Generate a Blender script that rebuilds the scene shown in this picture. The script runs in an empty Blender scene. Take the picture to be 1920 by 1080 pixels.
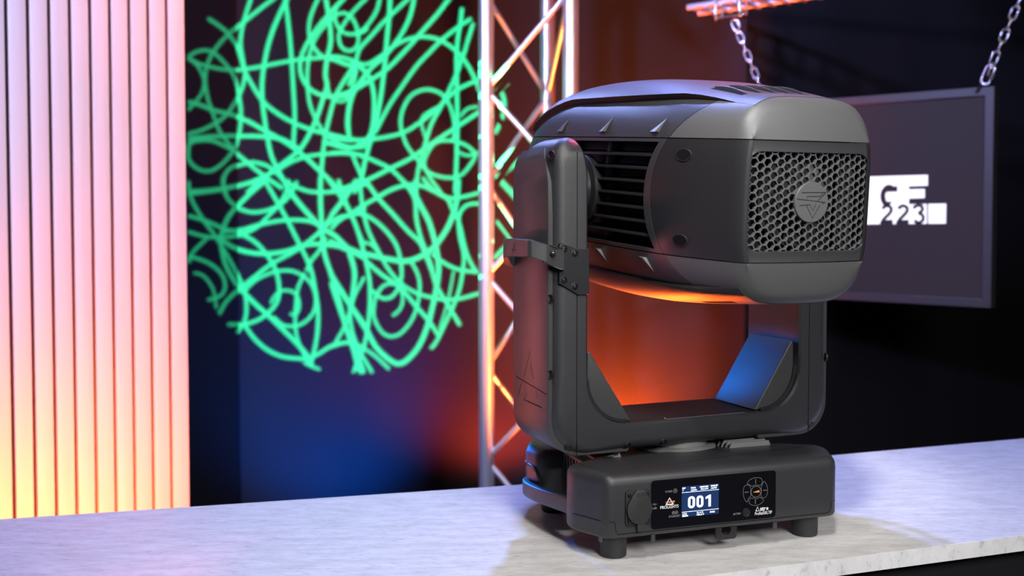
import bpy, bmesh, math
from mathutils import Vector, Matrix
from mathutils.geometry import delaunay_2d_cdt

sc = bpy.context.scene
COL = sc.collection
# ------------------------------------------------------------------ camera
F, CX, CY, PIT = 2000.0, 960.0, 475.0, math.radians(2.1)
CAM = Vector((0, 0, 1.47))
RT = Vector((1, 0, 0)); FW = Vector((0, math.cos(PIT), -math.sin(PIT))); UP = Vector((0, math.sin(PIT), math.cos(PIT)))
cd = bpy.data.cameras.new('camera'); cam = bpy.data.objects.new('camera', cd); COL.objects.link(cam)
cam.location = CAM; cam.rotation_euler = (math.pi / 2 - PIT, 0, 0)
cd.sensor_width = 36; cd.lens = F / 1920 * 36; cd.shift_y = -(540 - CY) / 1920
cd.clip_start = 0.05; cd.clip_end = 50
cd.dof.use_dof = True; cd.dof.focus_distance = 1.47; cd.dof.aperture_fstop = 4.4
sc.camera = cam
# ------------------------------------------------------------------ world, exposure
w = bpy.data.worlds.new('world'); sc.world = w; w.use_nodes = True
w.node_tree.nodes['Background'].inputs[0].default_value = (0.30, 0.32, 0.55, 1)
w.node_tree.nodes['Background'].inputs[1].default_value = 0.02
sc.view_settings.view_transform = 'Standard'; sc.view_settings.look = 'None'
sc.view_settings.exposure = 0.0; sc.view_settings.gamma = 1.0; sc.view_settings.use_curve_mapping = False
# ------------------------------------------------------------------ lights (studio lamps and a few added fills)
def aim(o, t):
    d = Vector(t) - o.location
    o.rotation_euler = d.to_track_quat('-Z', 'Y').to_euler()
def lamp(name, kind, loc, target, power, color, size=0.2, angle=60, blend=0.5, sy=None):
    l = bpy.data.lights.new(name, kind); o = bpy.data.objects.new(name, l); COL.objects.link(o)
    o.location = loc; l.energy = power; l.color = color
    if kind == 'AREA':
        l.size = size
        l.spread = math.radians(95)
        if sy: l.shape = 'RECTANGLE'; l.size_y = sy
    else:
        l.shadow_soft_size = size
    if kind == 'SPOT':
        l.spot_size = math.radians(angle); l.spot_blend = blend
    if target is not None: aim(o, target)
    return o
LAV = (0.36, 0.40, 1.0)
ORG = (1.0, 0.16, 0.02)
lamp('key_softbox', 'AREA', (1.0, -0.7, 2.4), (0.3, 1.5, 1.28), 19, (1.0, 0.98, 0.97), 0.9, sy=0.7)
lamp('top_white_spot', 'SPOT', (0.05, 0.55, 2.7), (0.15, 1.46, 1.0), 72, (1.0, 0.97, 0.94), 0.14, 58, 1.0)
lamp('head_top_fill', 'SPOT', (-0.1, -0.1, 3.15), (0.34, 1.35, 1.58), 260, (1.0, 0.98, 0.97), 0.10, 13, 0.9)  # added fill, brightens only the upper rear cap of the head
lamp('blue_back_spot', 'SPOT', (0.06, 2.35, 3.15), (0.15, 1.75, 1.0), 225, (0.25, 0.33, 1.0), 0.05, 95, 0.6)
lamp('lavender_side_spot', 'SPOT', (-1.9, 0.9, 2.7), (-0.75, 2.9, 1.95), 440, (0.44, 0.47, 1.0), 0.12, 70, 0.6)
lamp('slat_orange_uplight', 'SPOT', (-0.85, 2.05, 0.5), (-1.05, 2.65, 0.85), 115, ORG, 0.08, 85, 0.9)
lamp('slat_pink_spot', 'SPOT', (0.3, 2.2, 3.0), (-0.92, 2.7, 1.85), 85, (1.0, 0.28, 0.36), 0.1, 26, 1.0)
lamp('truss_orange_uplight', 'SPOT', (0.65, 3.0, 0.25), (0.1, 3.5, 1.9), 600, ORG, 0.08, 80, 0.6)
lamp('drape_orange_uplight', 'SPOT', (0.44, 4.0, 0.5), (0.44, 4.25, 0.95), 190, (1.0, 0.10, 0.012), 0.06, 130, 0.9)
lamp('drape_red_spot', 'SPOT', (-0.02, 3.97, 0.42), (-0.12, 4.25, 1.0), 72, (1.0, 0.07, 0.04), 0.06, 130, 0.9)
lamp('fixture_orange_uplight', 'SPOT', (0.3, 3.1, 0.5), (0.2, 1.7, 1.4), 110, (1.0, 0.13, 0.015), 0.08, 50, 0.6)
lamp('drape_blue_uplight', 'SPOT', (-0.58, 3.6, 0.12), (-0.8, 4.25, 0.85), 205, (0.002, 0.15, 1.0), 0.06, 80, 0.9)
lamp('blue_side_spot', 'SPOT', (-1.25, 3.3, 1.6), (0.375, 1.692, 1.225), 480, (0.0, 0.2, 1.0), 0.02, 3.5, 0.8)
lamp('blue_handle_fill', 'SPOT', (-1.0, 3.4, 1.6), (0.027, 1.632, 1.071), 420, (0.0, 0.17, 1.0), 0.01, 1.9, 0.4)  # added narrow fill without a fixture, turns the handle recess blue
lamp('slat_bounce_fill', 'SPOT', (-1.2, 2.1, 1.05), (0.0, 1.4, 1.4), 21, (1.0, 0.22, 0.26), 0.08, 22, 0.7)  # added fill in place of pink bounce from the slats onto the yoke
lamp('truss_white_spot', 'SPOT', (-1.0, 2.2, 2.6), (0.05, 3.55, 1.35), 190, (0.78, 0.80, 1.0), 0.1, 34, 0.8)
lamp('crown_pink_spot', 'SPOT', (1.0, 2.5, 3.0), (0.2, 1.62, 1.66), 150, (1.0, 0.13, 0.32), 0.06, 20, 1.0)
lamp('crown_blue_fill', 'SPOT', (-0.5, 3.2, 2.75), (0.06, 1.76, 1.66), 65, (0.32, 0.42, 1.0), 0.05, 15, 0.9)  # added narrow fill for the blue highlight on the crown
lamp('rack_lavender_spot', 'SPOT', (-0.3, 2.4, 3.3), (0.85, 3.6, 2.32), 420, LAV, 0.1, 26, 0.5)
GOBO_POS = Vector((0.0, 0.12, 1.80)); WALL_Y = 4.25
gob = lamp('gobo_projector_lamp', 'SPOT', GOBO_POS, (-0.68, WALL_Y, 1.62), 40000, (0.03, 1.0, 0.39), 0.0003, 30, 0.05)

# ------------------------------------------------------------------ pixel -> place helpers
def ray(px, py): return RT * ((px - CX) / F) + UP * ((CY - py) / F) + FW
def at(px, py, y):
    r = ray(px, py); return CAM + r * ((y - CAM.y) / r.y)
def frame(o, deg):
    return Matrix.Translation(Vector(o)) @ Matrix.Rotation(math.radians(deg), 4, 'Z')
def hit(fr, px, py, ax, val):
    inv = fr.inverted(); c = inv @ CAM; r = inv.to_3x3() @ ray(px, py)
    return c + r * ((val - c[ax]) / r[ax])

# ------------------------------------------------------------------ materials
def mat(name, color=(0.5, 0.5, 0.5), rough=0.5, metal=0.0, bump=0.0, scale=400.0, emit=None, estr=1.0, vary=0.0, spec=0.5):
    m = bpy.data.materials.new(name); m.use_nodes = True
    nt = m.node_tree; b = nt.nodes['Principled BSDF']
    b.inputs['Base Color'].default_value = (*color, 1); b.inputs['Roughness'].default_value = rough
    b.inputs['Metallic'].default_value = metal; b.inputs['Specular IOR Level'].default_value = spec
    tc = nt.nodes.new('ShaderNodeTexCoord')
    n = nt.nodes.new('ShaderNodeTexNoise'); n.inputs['Scale'].default_value = scale; n.inputs['Detail'].default_value = 3
    nt.links.new(tc.outputs['Object'], n.inputs['Vector'])
    if bump:
        bp = nt.nodes.new('ShaderNodeBump'); bp.inputs['Strength'].default_value = bump; bp.inputs['Distance'].default_value = 0.0006
        nt.links.new(n.outputs['Fac'], bp.inputs['Height']); nt.links.new(bp.outputs['Normal'], b.inputs['Normal'])
    if vary:
        mx = nt.nodes.new('ShaderNodeMix'); mx.data_type = 'RGBA'
        mx.inputs[6].default_value = (*[c * (1 - vary) for c in color], 1); mx.inputs[7].default_value = (*[min(1, c * (1 + vary)) for c in color], 1)
        nt.links.new(n.outputs['Fac'], mx.inputs[0]); nt.links.new(mx.outputs[2], b.inputs['Base Color'])
    if emit:
        b.inputs['Emission Color'].default_value = (*emit, 1); b.inputs['Emission Strength'].default_value = estr
    return m
def concrete(name, lo, hi, rough):
    m = mat(name, hi, rough); nt = m.node_tree; b = nt.nodes['Principled BSDF']
    tc = nt.nodes.new('ShaderNodeTexCoord'); mp = nt.nodes.new('ShaderNodeMapping')
    mp.inputs['Rotation'].default_value = (0, 0, math.radians(-17)); mp.inputs['Scale'].default_value = (1.0, 3.4, 1)
    nt.links.new(tc.outputs['Object'], mp.inputs['Vector'])
    a = nt.nodes.new('ShaderNodeTexNoise'); a.inputs['Scale'].default_value = 15; a.inputs['Detail'].default_value = 9; a.inputs['Roughness'].default_value = 0.68
    c = nt.nodes.new('ShaderNodeTexNoise'); c.inputs['Scale'].default_value = 60; c.inputs['Detail'].default_value = 6; c.inputs['Roughness'].default_value = 0.7
    nt.links.new(mp.outputs[0], a.inputs['Vector']); nt.links.new(mp.outputs[0], c.inputs['Vector'])
    r1 = nt.nodes.new('ShaderNodeValToRGB'); r1.color_ramp.elements[0].position = 0.30; r1.color_ramp.elements[1].position = 0.62
    r1.color_ramp.elements[0].color = (*lo, 1); r1.color_ramp.elements[1].color = (*hi, 1)
    nt.links.new(a.outputs['Fac'], r1.inputs[0])
    r2 = nt.nodes.new('ShaderNodeValToRGB'); r2.color_ramp.elements[0].position = 0.28; r2.color_ramp.elements[1].position = 0.44
    r2.color_ramp.elements[0].color = (0.66, 0.66, 0.66, 1); r2.color_ramp.elements[1].color = (1, 1, 1, 1)
    nt.links.new(c.outputs['Fac'], r2.inputs[0])
    mx = nt.nodes.new('ShaderNodeMix'); mx.data_type = 'RGBA'; mx.blend_type = 'MULTIPLY'; mx.inputs[0].default_value = 1
    nt.links.new(r1.outputs[0], mx.inputs[6]); nt.links.new(r2.outputs[0], mx.inputs[7]); nt.links.new(mx.outputs[2], b.inputs['Base Color'])
    return m
def wood(name, col):
    m = mat(name, col, 0.55); nt = m.node_tree; b = nt.nodes['Principled BSDF']
    tc = nt.nodes.new('ShaderNodeTexCoord'); mp = nt.nodes.new('ShaderNodeMapping'); mp.inputs['Scale'].default_value = (60, 60, 2.2)
    n = nt.nodes.new('ShaderNodeTexNoise'); n.inputs['Scale'].default_value = 1.0; n.inputs['Detail'].default_value = 5
    nt.links.new(tc.outputs['Object'], mp.inputs[0]); nt.links.new(mp.outputs[0], n.inputs['Vector'])
    mx = nt.nodes.new('ShaderNodeMix'); mx.data_type = 'RGBA'
    mx.inputs[6].default_value = (*[c * 0.86 for c in col], 1); mx.inputs[7].default_value = (*[min(1, c * 1.06) for c in col], 1)
    nt.links.new(n.outputs['Fac'], mx.inputs[0]); nt.links.new(mx.outputs[2], b.inputs['Base Color'])
    return m
M = {}
M['plastic'] = mat('black_textured_plastic', (0.027, 0.027, 0.030), 0.40, bump=0.35, scale=1500)
M['plastic_mid'] = mat('black_satin_plastic', (0.015, 0.015, 0.017), 0.37, bump=0.12, scale=1800, vary=0.15)
M['plastic_soft'] = mat('black_matte_plastic', (0.038, 0.038, 0.040), 0.43, bump=0.35, scale=1500)
M['cap'] = mat('grey_black_textured_cap', (0.068, 0.068, 0.070), 0.44, bump=0.35, scale=1500)
M['black'] = mat('deep_black', (0.006, 0.006, 0.007), 0.6)
M['gap'] = mat('seam_black', (0.004, 0.004, 0.004), 0.9, spec=0.1)
M['rubber'] = mat('black_rubber', (0.022, 0.022, 0.023), 0.55, bump=0.3, scale=900)
M['screw'] = mat('black_steel_screw', (0.10, 0.10, 0.11), 0.30, metal=1.0)
M['steel'] = mat('bright_steel', (0.55, 0.55, 0.57), 0.28, metal=1.0)
M['chain'] = mat('zinc_plated_steel', (0.72, 0.72, 0.74), 0.22, metal=1.0)
M['alu'] = mat('brushed_aluminium', (0.90, 0.90, 0.92), 0.40, metal=0.85, bump=0.1, scale=120)
M['fin'] = mat('grey_aluminium_fin_and_lit_scoop', (0.20, 0.20, 0.20), 0.5, metal=0.3)
M['glass'] = mat('black_glossy_panel', (0.004, 0.004, 0.006), 0.22)
M['ink'] = mat('white_print', (0.80, 0.80, 0.80), 0.5)
M['ink_grey'] = mat('grey_print', (0.20, 0.20, 0.21), 0.5)
M['ink_orange'] = mat('orange_print', (0.90, 0.30, 0.06), 0.5)
M['lcd'] = mat('lcd_blue_backlight', (0.004, 0.006, 0.012), 0.2, emit=(0.013, 0.036, 0.125), estr=1.0)
M['lcd_ink'] = mat('lcd_white_digits', (0.5, 0.5, 0.5), 0.3, emit=(0.78, 0.90, 1.0), estr=1.6)
M['grille'] = mat('grille_grey_plastic', (0.075, 0.075, 0.078), 0.5, bump=0.2, scale=1500)
M['table'] = concrete('grey_concrete_laminate', (0.50, 0.49, 0.48), (0.70, 0.69, 0.68), 0.42)
M['edge'] = concrete('white_edge_band', (0.60, 0.60, 0.62), (0.76, 0.76, 0.77), 0.45)
M['counter_front'] = mat('black_counter_front', (0.010, 0.009, 0.012), 0.5)
M['wood'] = wood('pale_wood_slat', (0.74, 0.66, 0.60))
M['felt'] = mat('black_felt_backing', (0.03, 0.02, 0.018), 0.9)
M['velvet'] = mat('black_velvet', (0.006, 0.0055, 0.006), 0.95, bump=0.25, scale=700, vary=0.2, spec=0.1)
M['drape'] = mat('black_molton_fabric', (0.022, 0.020, 0.022), 0.95, bump=0.25, scale=700, vary=0.2, spec=0.15)
M['room'] = mat('dark_studio_paint', (0.02, 0.02, 0.022), 0.9)
M['tv_frame'] = mat('charcoal_screen_frame', (0.045, 0.040, 0.048), 0.42)
M['tv_screen'] = mat('dark_lit_screen', (0.012, 0.011, 0.013), 0.55, emit=(0.036, 0.024, 0.036), estr=0.5, spec=0.25)
M['tv_white'] = mat('white_screen_pixels', (0.6, 0.6, 0.6), 0.4, emit=(0.90, 0.88, 0.95), estr=1.0)
M['tv_dark'] = mat('dark_screen_pixels', (0.012, 0.011, 0.013), 0.55, emit=(0.036, 0.024, 0.036), estr=0.5, spec=0.25)

# ------------------------------------------------------------------ object helpers
def thing(name, label, cat, loc=(0, 0, 0), group=None):
    o = bpy.data.objects.new(name, None); COL.objects.link(o); o.location = loc
    o.empty_display_size = 0.05
    o['label'] = label; o['category'] = cat
    if group: o['group'] = group
    return o
class MB:
    """collects world-space geometry for ONE mesh object"""
    def __init__(s, mx=None): s.v = []; s.f = []; s.mx = mx or Matrix.Identity(4)
    def pt(s, p): s.v.append(s.mx @ Vector(p)); return len(s.v) - 1
    def poly(s, pts): s.f.append([s.pt(p) for p in pts])
    def grid(s, rows, wrap=False, flip=False):
        n = len(rows[0]); idx = [[s.pt(p) for p in r] for r in rows]
        for i in range(len(rows) - 1):
            for j in range(n if wrap else n - 1):
                k = (j + 1) % n
                q = [idx[i][j], idx[i][k], idx[i + 1][k], idx[i + 1][j]]
                s.f.append(q[::-1] if flip else q)
        return idx
    def loft(s, rows, cap0=True, cap1=True):
        idx = s.grid(rows, True)
        if cap0: s.f.append(idx[0][::-1])
        if cap1: s.f.append(idx[-1])
    def box(s, lo, hi):
        x0, y0, z0 = lo; x1, y1, z1 = hi
        a = [s.pt(p) for p in ((x0,y0,z0),(x1,y0,z0),(x1,y1,z0),(x0,y1,z0),(x0,y0,z1),(x1,y0,z1),(x1,y1,z1),(x0,y1,z1))]
        for q in ((0,3,2,1),(4,5,6,7),(0,1,5,4),(1,2,6,5),(2,3,7,6),(3,0,4,7)): s.f.append([a[i] for i in q])
    def prism(s, pts, d):
        """pts: planar polygon of 3d points, extruded by vector d"""
        d = Vector(d); a = [s.pt(p) for p in pts]; b = [s.pt(Vector(p) + d) for p in pts]; n = len(pts)
        s.f.append(a[::-1]); s.f.append(b)
        for i in range(n): s.f.append([a[i], a[(i+1) % n], b[(i+1) % n], b[i]])
    def tube(s, path, r, seg=10, closed=False, caps=True):
        path = [Vector(p) for p in path]; n = len(path); rows = []
        ref = None
        for i, p in enumerate(path):
            if closed: t = path[(i+1) % n] - path[i-1]
            else: t = path[min(i+1, n-1)] - path[max(i-1, 0)]
            t.normalize()
            if ref is None:
                ref = Vector((0, 0, 1)) if abs(t.z) < 0.9 else Vector((1, 0, 0))
                ref = (ref - t * ref.dot(t)).normalized()
            else: ref = (ref - t * ref.dot(t)).normalized()
            bn = t.cross(ref); rr = r[i] if isinstance(r, (list, tuple)) else r
            rows.append([p + (ref * math.cos(a) + bn * math.sin(a)) * rr for a in [2*math.pi*k/seg for k in range(seg)]])
        if closed: rows.append(rows[0]); s.loft(rows, False, False)
        else: s.loft(rows, caps, caps)
    def lathe(s, c, ax, prof, seg=20):
        """prof: (radius, height along ax)"""
        ax = Vector(ax).normalized(); u = ax.orthogonal().normalized(); v = ax.cross(u); c = Vector(c)
        rows = [[c + ax*h + (u*math.cos(2*math.pi*k/seg) + v*math.sin(2*math.pi*k/seg))*max(r, 1e-5) for k in range(seg)] for r, h in prof]
        s.loft(rows)
    def build(s, name, m, parent=None, smooth=35, bevel=0, seg=2, label=None):
        me = bpy.data.meshes.new(name); org = Vector(parent.matrix_world.translation) if False else Vector((0, 0, 0))
        bm = bmesh.new(); vs = [bm.verts.new(p) for p in s.v]
        for f in s.f:
            try: bm.faces.new([vs[i] for i in f])
            except ValueError: pass
        bmesh.ops.remove_doubles(bm, verts=bm.verts, dist=1e-6)
        bmesh.ops.recalc_face_normals(bm, faces=bm.faces)
        if bevel:
            ed = [e for e in bm.edges if len(e.link_faces) == 2 and e.calc_face_angle(0) > math.radians(30)]
            bmesh.ops.bevel(bm, geom=ed, offset=bevel, segments=seg, profile=0.6, affect='EDGES', clamp_overlap=True)
        # origin: the parent's place for parts, own base for single things
        off = worigin(parent)
        if off is None:
            xs = [v.co for v in bm.verts]
            off = Vector(((min(c.x for c in xs)+max(c.x for c in xs))/2, (min(c.y for c in xs)+max(c.y for c in xs))/2, min(c.z for c in xs)))
        bmesh.ops.translate(bm, verts=bm.verts, vec=-off)
        bm.to_mesh(me); bm.free()
        me.materials.append(m)
        o = bpy.data.objects.new(name, me); COL.objects.link(o)
        if parent is not None: o.parent = parent
        else: o.location = off
        if smooth:
            me.polygons.foreach_set('use_smooth', [True] * len(me.polygons))
            me.set_sharp_from_angle(angle=math.radians(smooth))
        if label: o['label'] = label
        return o
def worigin(p):
    if p is None: return None
    v = Vector((0, 0, 0))
    while p is not None: v += Vector(p.location); p = p.parent
    return v
def tag(o, label=None, cat=None, kind=None, group=None):
    if label: o['label'] = label
    if cat: o['category'] = cat
    if kind: o['kind'] = kind
    if group: o['group'] = group
    return o
def crom(pts, n=8, closed=False):
    P = [Vector(p) for p in pts]; out = []; m = len(P)
    for i in range(m if closed else m - 1):
        if closed: a, b, c, d = P[i-1], P[i], P[(i+1) % m], P[(i+2) % m]
        else: a, b, c, d = P[max(i-1, 0)], P[i], P[i+1], P[min(i+2, m-1)]
        for k in range(n):
            t = k / n
            out.append(0.5 * ((2*b) + (c-a)*t + (2*a-5*b+4*c-d)*t*t + (3*b-a-3*c+d)*t**3))
    if not closed: out.append(P[-1])
    return out
def rrect(x0, x1, y0, y1, r, n=6):
    out = []
    for cx, cy, a0 in ((x1-r, y1-r, 0), (x0+r, y1-r, 90), (x0+r, y0+r, 180), (x1-r, y0+r, 270)):
        for k in range(n + 1):
            a = math.radians(a0 + 90*k/n); out.append((cx + r*math.cos(a), cy + r*math.sin(a)))
    return out
def strip(mb, pts, w, P, closed=False):
    """flat ribbon: pts 2d, P maps 2d -> 3d"""
    pts = [Vector(p).to_2d() for p in pts]; n = len(pts); L = []; R = []
    for i, p in enumerate(pts):
        a = pts[i-1] if (i or closed) else p; b = pts[(i+1) % n] if (i < n-1 or closed) else p
        t = (b - a).normalized(); nn = Vector((-t.y, t.x)) * (w/2); L.append(p + nn); R.append(p - nn)
    if closed: L.append(L[0]); R.append(R[0])
    for i in range(len(L) - 1): mb.poly([P(*L[i]), P(*R[i]), P(*R[i+1]), P(*L[i+1])])
def text_mesh(body, size, bold=0.0, align='CENTER'):
    cu = bpy.data.curves.new('lettering', 'FONT'); cu.body = body; cu.size = size; cu.offset = bold
    cu.align_x = align; cu.align_y = 'CENTER'; cu.resolution_u = 3
    o = bpy.data.objects.new('lettering', cu); COL.objects.link(o)
    dg = bpy.context.evaluated_depsgraph_get(); me = o.evaluated_get(dg).to_mesh()
    vs = [tuple(v.co) for v in me.vertices]; fs = [list(p.vertices) for p in me.polygons]
    bpy.data.objects.remove(o); bpy.data.curves.remove(cu)
    return vs, fs
def lettering(mb, body, P, cx, cy, width=None, height=None, bold=0.0, size=None):
    """writes body into mb; scaled so that its ink is width x height"""
    vs, fs = text_mesh(body, 1.0, bold)
    if not vs: return
    x0 = min(v[0] for v in vs); x1 = max(v[0] for v in vs); y0 = min(v[1] for v in vs); y1 = max(v[1] for v in vs)
    sy = height / (y1 - y0) if height else width / (x1 - x0)
    sx = width / (x1 - x0) if width else sy
    base = [mb.pt(P(cx + (v[0] - (x0+x1)/2)*sx, cy + (v[1] - (y0+y1)/2)*sy)) for v in vs]
    for f in fs: mb.f.append([base[i] for i in f])

# ================================================================== SETTING
b = MB(); b.box((-3.6, -2.0, -0.05), (3.6, 4.4, 0)); tag(b.build('floor', M['room'], smooth=0), kind='structure')
b = MB(); b.box((-3.6, 4.35, 0), (3.6, 4.45, 3.6)); tag(b.build('wall_back', M['room'], smooth=0), kind='structure')
b = MB(); b.box((-3.7, -2.0, 0), (-3.6, 4.45, 3.6)); tag(b.build('wall_left', M['room'], smooth=0), kind='structure')
b = MB(); b.box((3.6, -2.0, 0), (3.7, 4.45, 3.6)); tag(b.build('wall_right', M['room'], smooth=0), kind='structure')
# drapes
def drape(x0, x1, y, amp, wl, label, ph=0.0, m='drape'):
    b = MB(); n = max(6, int((x1-x0)/0.02)); row = []
    for k in range(n + 1):
        x = x0 + (x1-x0)*k/n
        row.append((x, y + amp*(math.sin(2*math.pi*x/wl + ph) + 0.4*math.sin(2*math.pi*x/(wl*0.37) + 1 + ph))))
    loop = [(x, yy) for x, yy in row] + [(x, yy + 0.012) for x, yy in row[::-1]]
    rows = [[(x, yy, z) for x, yy in loop] for z in (0.02, 1.2, 2.4, 3.5)]
    b.loft(rows); o = b.build('stage_drape', M[m], smooth=50)
    return tag(o, label, 'curtain', group='drapes along the back of the studio')
xl = at(446, 700, 4.222).x; xr = at(1397, 600, 3.9).x
drape(-3.0, xl, 4.222, 0.002, 0.5, 'black drape hanging beside the slatted wood panel, darker than the patterned one', 0.0, 'velvet')
drape(xl - 0.25, xr + 0.3, 4.24, 0.004, 0.62, 'wide dark drape carrying the green projected scribble pattern', 0.6)
drape(xr, 3.3, 3.9, 0.006, 0.7, 'near-black drape behind the hanging screen', 1.1, 'velvet')

# ================================================================== COUNTER
ct = thing('counter', 'grey concrete-look counter with white edge band under the moving head light', 'counter', (0.1, 1.55, 0))
back = [(-1.7, 1.394), (-0.79, 1.629), (-0.523, 1.698), (-0.055, 1.82), (0.019, 1.842), (0.625, 2.066), (1.074, 2.222), (1.75, 2.457)]
fd = Vector((0.163, 0.0578)); f0 = Vector((0.444, 1.439))
front = [f0 + fd * (-13.2), f0 + fd * 8.0]
TT = 0.0005
poly = [(x, y) for x, y in back] + [tuple(front[1]), tuple(front[0])]
b = MB(); b.prism([(x, y, 0.9775) for x, y in poly], (0, 0, 0.0225)); b.build('tabletop', M['table'], ct, smooth=0, bevel=0.0006, seg=1)
nrm = Vector((fd.y, -fd.x)).normalized()
b = MB(); q = [front[0], front[1], front[1] + nrm*0.0012, front[0] + nrm*0.0012]
b.prism([(p.x, p.y, 0.977) for p in q], (0, 0, 0.0228)); b.build('edge_band', M['edge'], ct, smooth=0, label='white edge band')
b = MB(); q = [front[0] - nrm*0.03, front[1] - nrm*0.03, front[1] - nrm*0.05, front[0] - nrm*0.05]
b.prism([(p.x, p.y, 0.0) for p in q], (0, 0, 0.9775)); b.build('front_panel', M['counter_front'], ct, smooth=0, label='black front panel')
b = MB(); bk = [Vector(p) for p in back]
q = [bk[0] + Vector((0.05, -0.06)), bk[2] + Vector((0, -0.06)), bk[5] + Vector((0, -0.06)), bk[7] + Vector((-0.05, -0.06))]
b.prism([(p.x, p.y, 0) for p in q] + [(p.x, p.y - 0.02, 0) for p in q[::-1]], (0, 0, 0.9775)); b.build('back_panel', M['counter_front'], ct, smooth=0)

# ================================================================== SLATTED PANEL
R0 = Vector((-0.845, 2.77)); dl = Vector((-0.77, -0.638)).normalized(); nf = Vector((-dl.y, dl.x))
if nf.y > 0: nf = -nf
sp = thing('slat_panel', 'pale vertical-slat wood panel lit pink and orange', 'wall panel', (R0.x + dl.x*0.35, R0.y + dl.y*0.35, 0))
def pl(s, d, z): p = R0 + dl*s + nf*d; return (p.x, p.y, z)
b = MB(); b.prism([pl(0.002, -0.02, 0), pl(0.002, -0.032, 0), pl(0.75, -0.032, 0), pl(0.75, -0.02, 0)], (0, 0, 3.2)); b.build('backing_board', M['felt'], sp, smooth=0, label='dark felt backing board')
slat_me = None
for k in range(15):
    s0 = 0.0 if k == 0 else 0.0462 + 0.0478*(k-1) + 0.0045
    s1 = 0.0462 + 0.0478*k - 0.0045
    b = MB(); b.prism([pl(s0, 0, 0), pl(s0, -0.02, 0), pl(s1, -0.02, 0), pl(s1, 0, 0)], (0, 0, 3.2))
    b.build('slat', M['wood'], sp, smooth=40, bevel=0.0015)

# ================================================================== TRUSS
tr = thing('truss_tower', 'silver triangular truss tower standing between the scribble pattern and the moving head', 'truss', (0.08, 3.6, 0))
ch = {1: Vector((-0.086, 3.58)), 3: Vector((0.19, 3.48)), 2: Vector((0.125, 3.765))}
for k in (1, 3, 2):
    c = ch[k]; b = MB(); b.tube([(c.x, c.y, 0.02), (c.x, c.y, 3.3)], 0.0255, 20); b.build('chord', M['alu'], tr, smooth=60)
z0, per = 1.885, 0.622
def brace(a, za, c, zc):
    p = Vector((*ch[a], za)); q = Vector((*ch[c], zc)); d = (q - p).normalized()
    b = MB(); b.tube([p + d*0.02, q - d*0.02], 0.0095, 12); b.build('brace', M['alu'], tr, smooth=60)
for k in range(-3, 3):
    z = z0 + per*k
    for a, c, off in ((1, 3, 0.0), (1, 2, 0.5), (2, 3, 0.0)):
        za = z + off*per
        for dz in (-0.5, 0.5):
            zc = za + dz*per
            if 0.05 < za < 3.28 and 0.05 < zc < 3.28: brace(a, za, c, zc)
b = MB(); b.prism([(*(ch[1] + Vector((-0.08, -0.03))), 0), (*(ch[3] + Vector((0.07, -0.07))), 0), (*(ch[2] + Vector((0.06, 0.06))), 0), (*(ch[2] + Vector((-0.12, 0.06))), 0)], (0, 0, 0.02))
b.build('base_plate', M['alu'], tr, smooth=0)

# ================================================================== HANGING SCREEN, CHAINS, ROD LADDER
TV = frame((1.395, 3.1, 0), math.degrees(math.atan2(-0.670, 0.742)))
def tvp(x, z, d=0.0): return TV @ Vector((x, -d, z))
SX0, SX1, SZ0, SZ1 = -0.755, 0.0, 1.196, 1.841
tv = thing('hanging_screen', 'framed dark display screen with white block logo hanging on chains', 'screen', TV @ Vector((-0.377, 0.02, SZ0)))
fw = 0.0265
b = MB(TV)
o4 = [(SX0, SZ0), (SX1, SZ0), (SX1, SZ1), (SX0, SZ1)]; i4 = [(SX0+fw, SZ0+fw), (SX1-fw, SZ0+fw), (SX1-fw, SZ1-fw), (SX0+fw, SZ1-fw)]
rows = []
for lp in (o4, o4, i4, i4): rows.append(lp)
ys = (0.04, 0.0, 0.0, 0.014)
b.grid([[(x, y, z) for x, z in lp] for lp, y in zip(rows, ys)], wrap=True)
b.poly([(x, 0.04, z) for x, z in o4])
b.build('frame', M['tv_frame'], tv, smooth=0, bevel=0.002, seg=2)
b = MB(TV); b.box((SX0+fw-0.004, 0.012, SZ0+fw-0.004), (SX1-fw+0.004, 0.02, SZ1-fw+0.004)); scr = b.build('screen', M['tv_screen'], tv, smooth=0, label='dark lit screen face')
def z8(x, y):       # logo traced on the screen plane
    p = hit(TV, 1600 + x/7.715, 300 + y/7.715, 1, 0.012); return (p.x, p.z)
def logo(polys, name, m, d, label=None):
    b = MB(TV)
    for pg in polys:
        pts = [z8(*p) for p in pg]; b.prism([(x, 0.012 - d, z) for x, z in pts], (0, 0.0004, 0))
    return b.build(name, m, scr, smooth=0, label=label)
logo([[(-60, 245), (365, 238), (480, 232), (1080, 215), (1080, 372), (805, 380), (805, 425), (1035, 418), (1035, 550), (805, 558), (805, 640), (1065, 635), (1065, 922), (-60, 932)]], 'logo_block', M['tv_white'], 0.0010, 'white block of letters')
logo([[(1085, 635), (1345, 630), (1340, 920), (1085, 922)]], 'logo_square', M['tv_white'], 0.0010, 'white square at the end of the logo')
logo([[(640, 378), (585, 380), (555, 362), (520, 355), (480, 362), (440, 395), (405, 450), (393, 510), (396, 570), (412, 615), (440, 655), (425, 705), (470, 690), (520, 660), (540, 640), (562, 600), (490, 602), (474, 580), (466, 530), (468, 490), (485, 462), (640, 458)]], 'logo_letter', M['tv_dark'], 0.0018)
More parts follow.
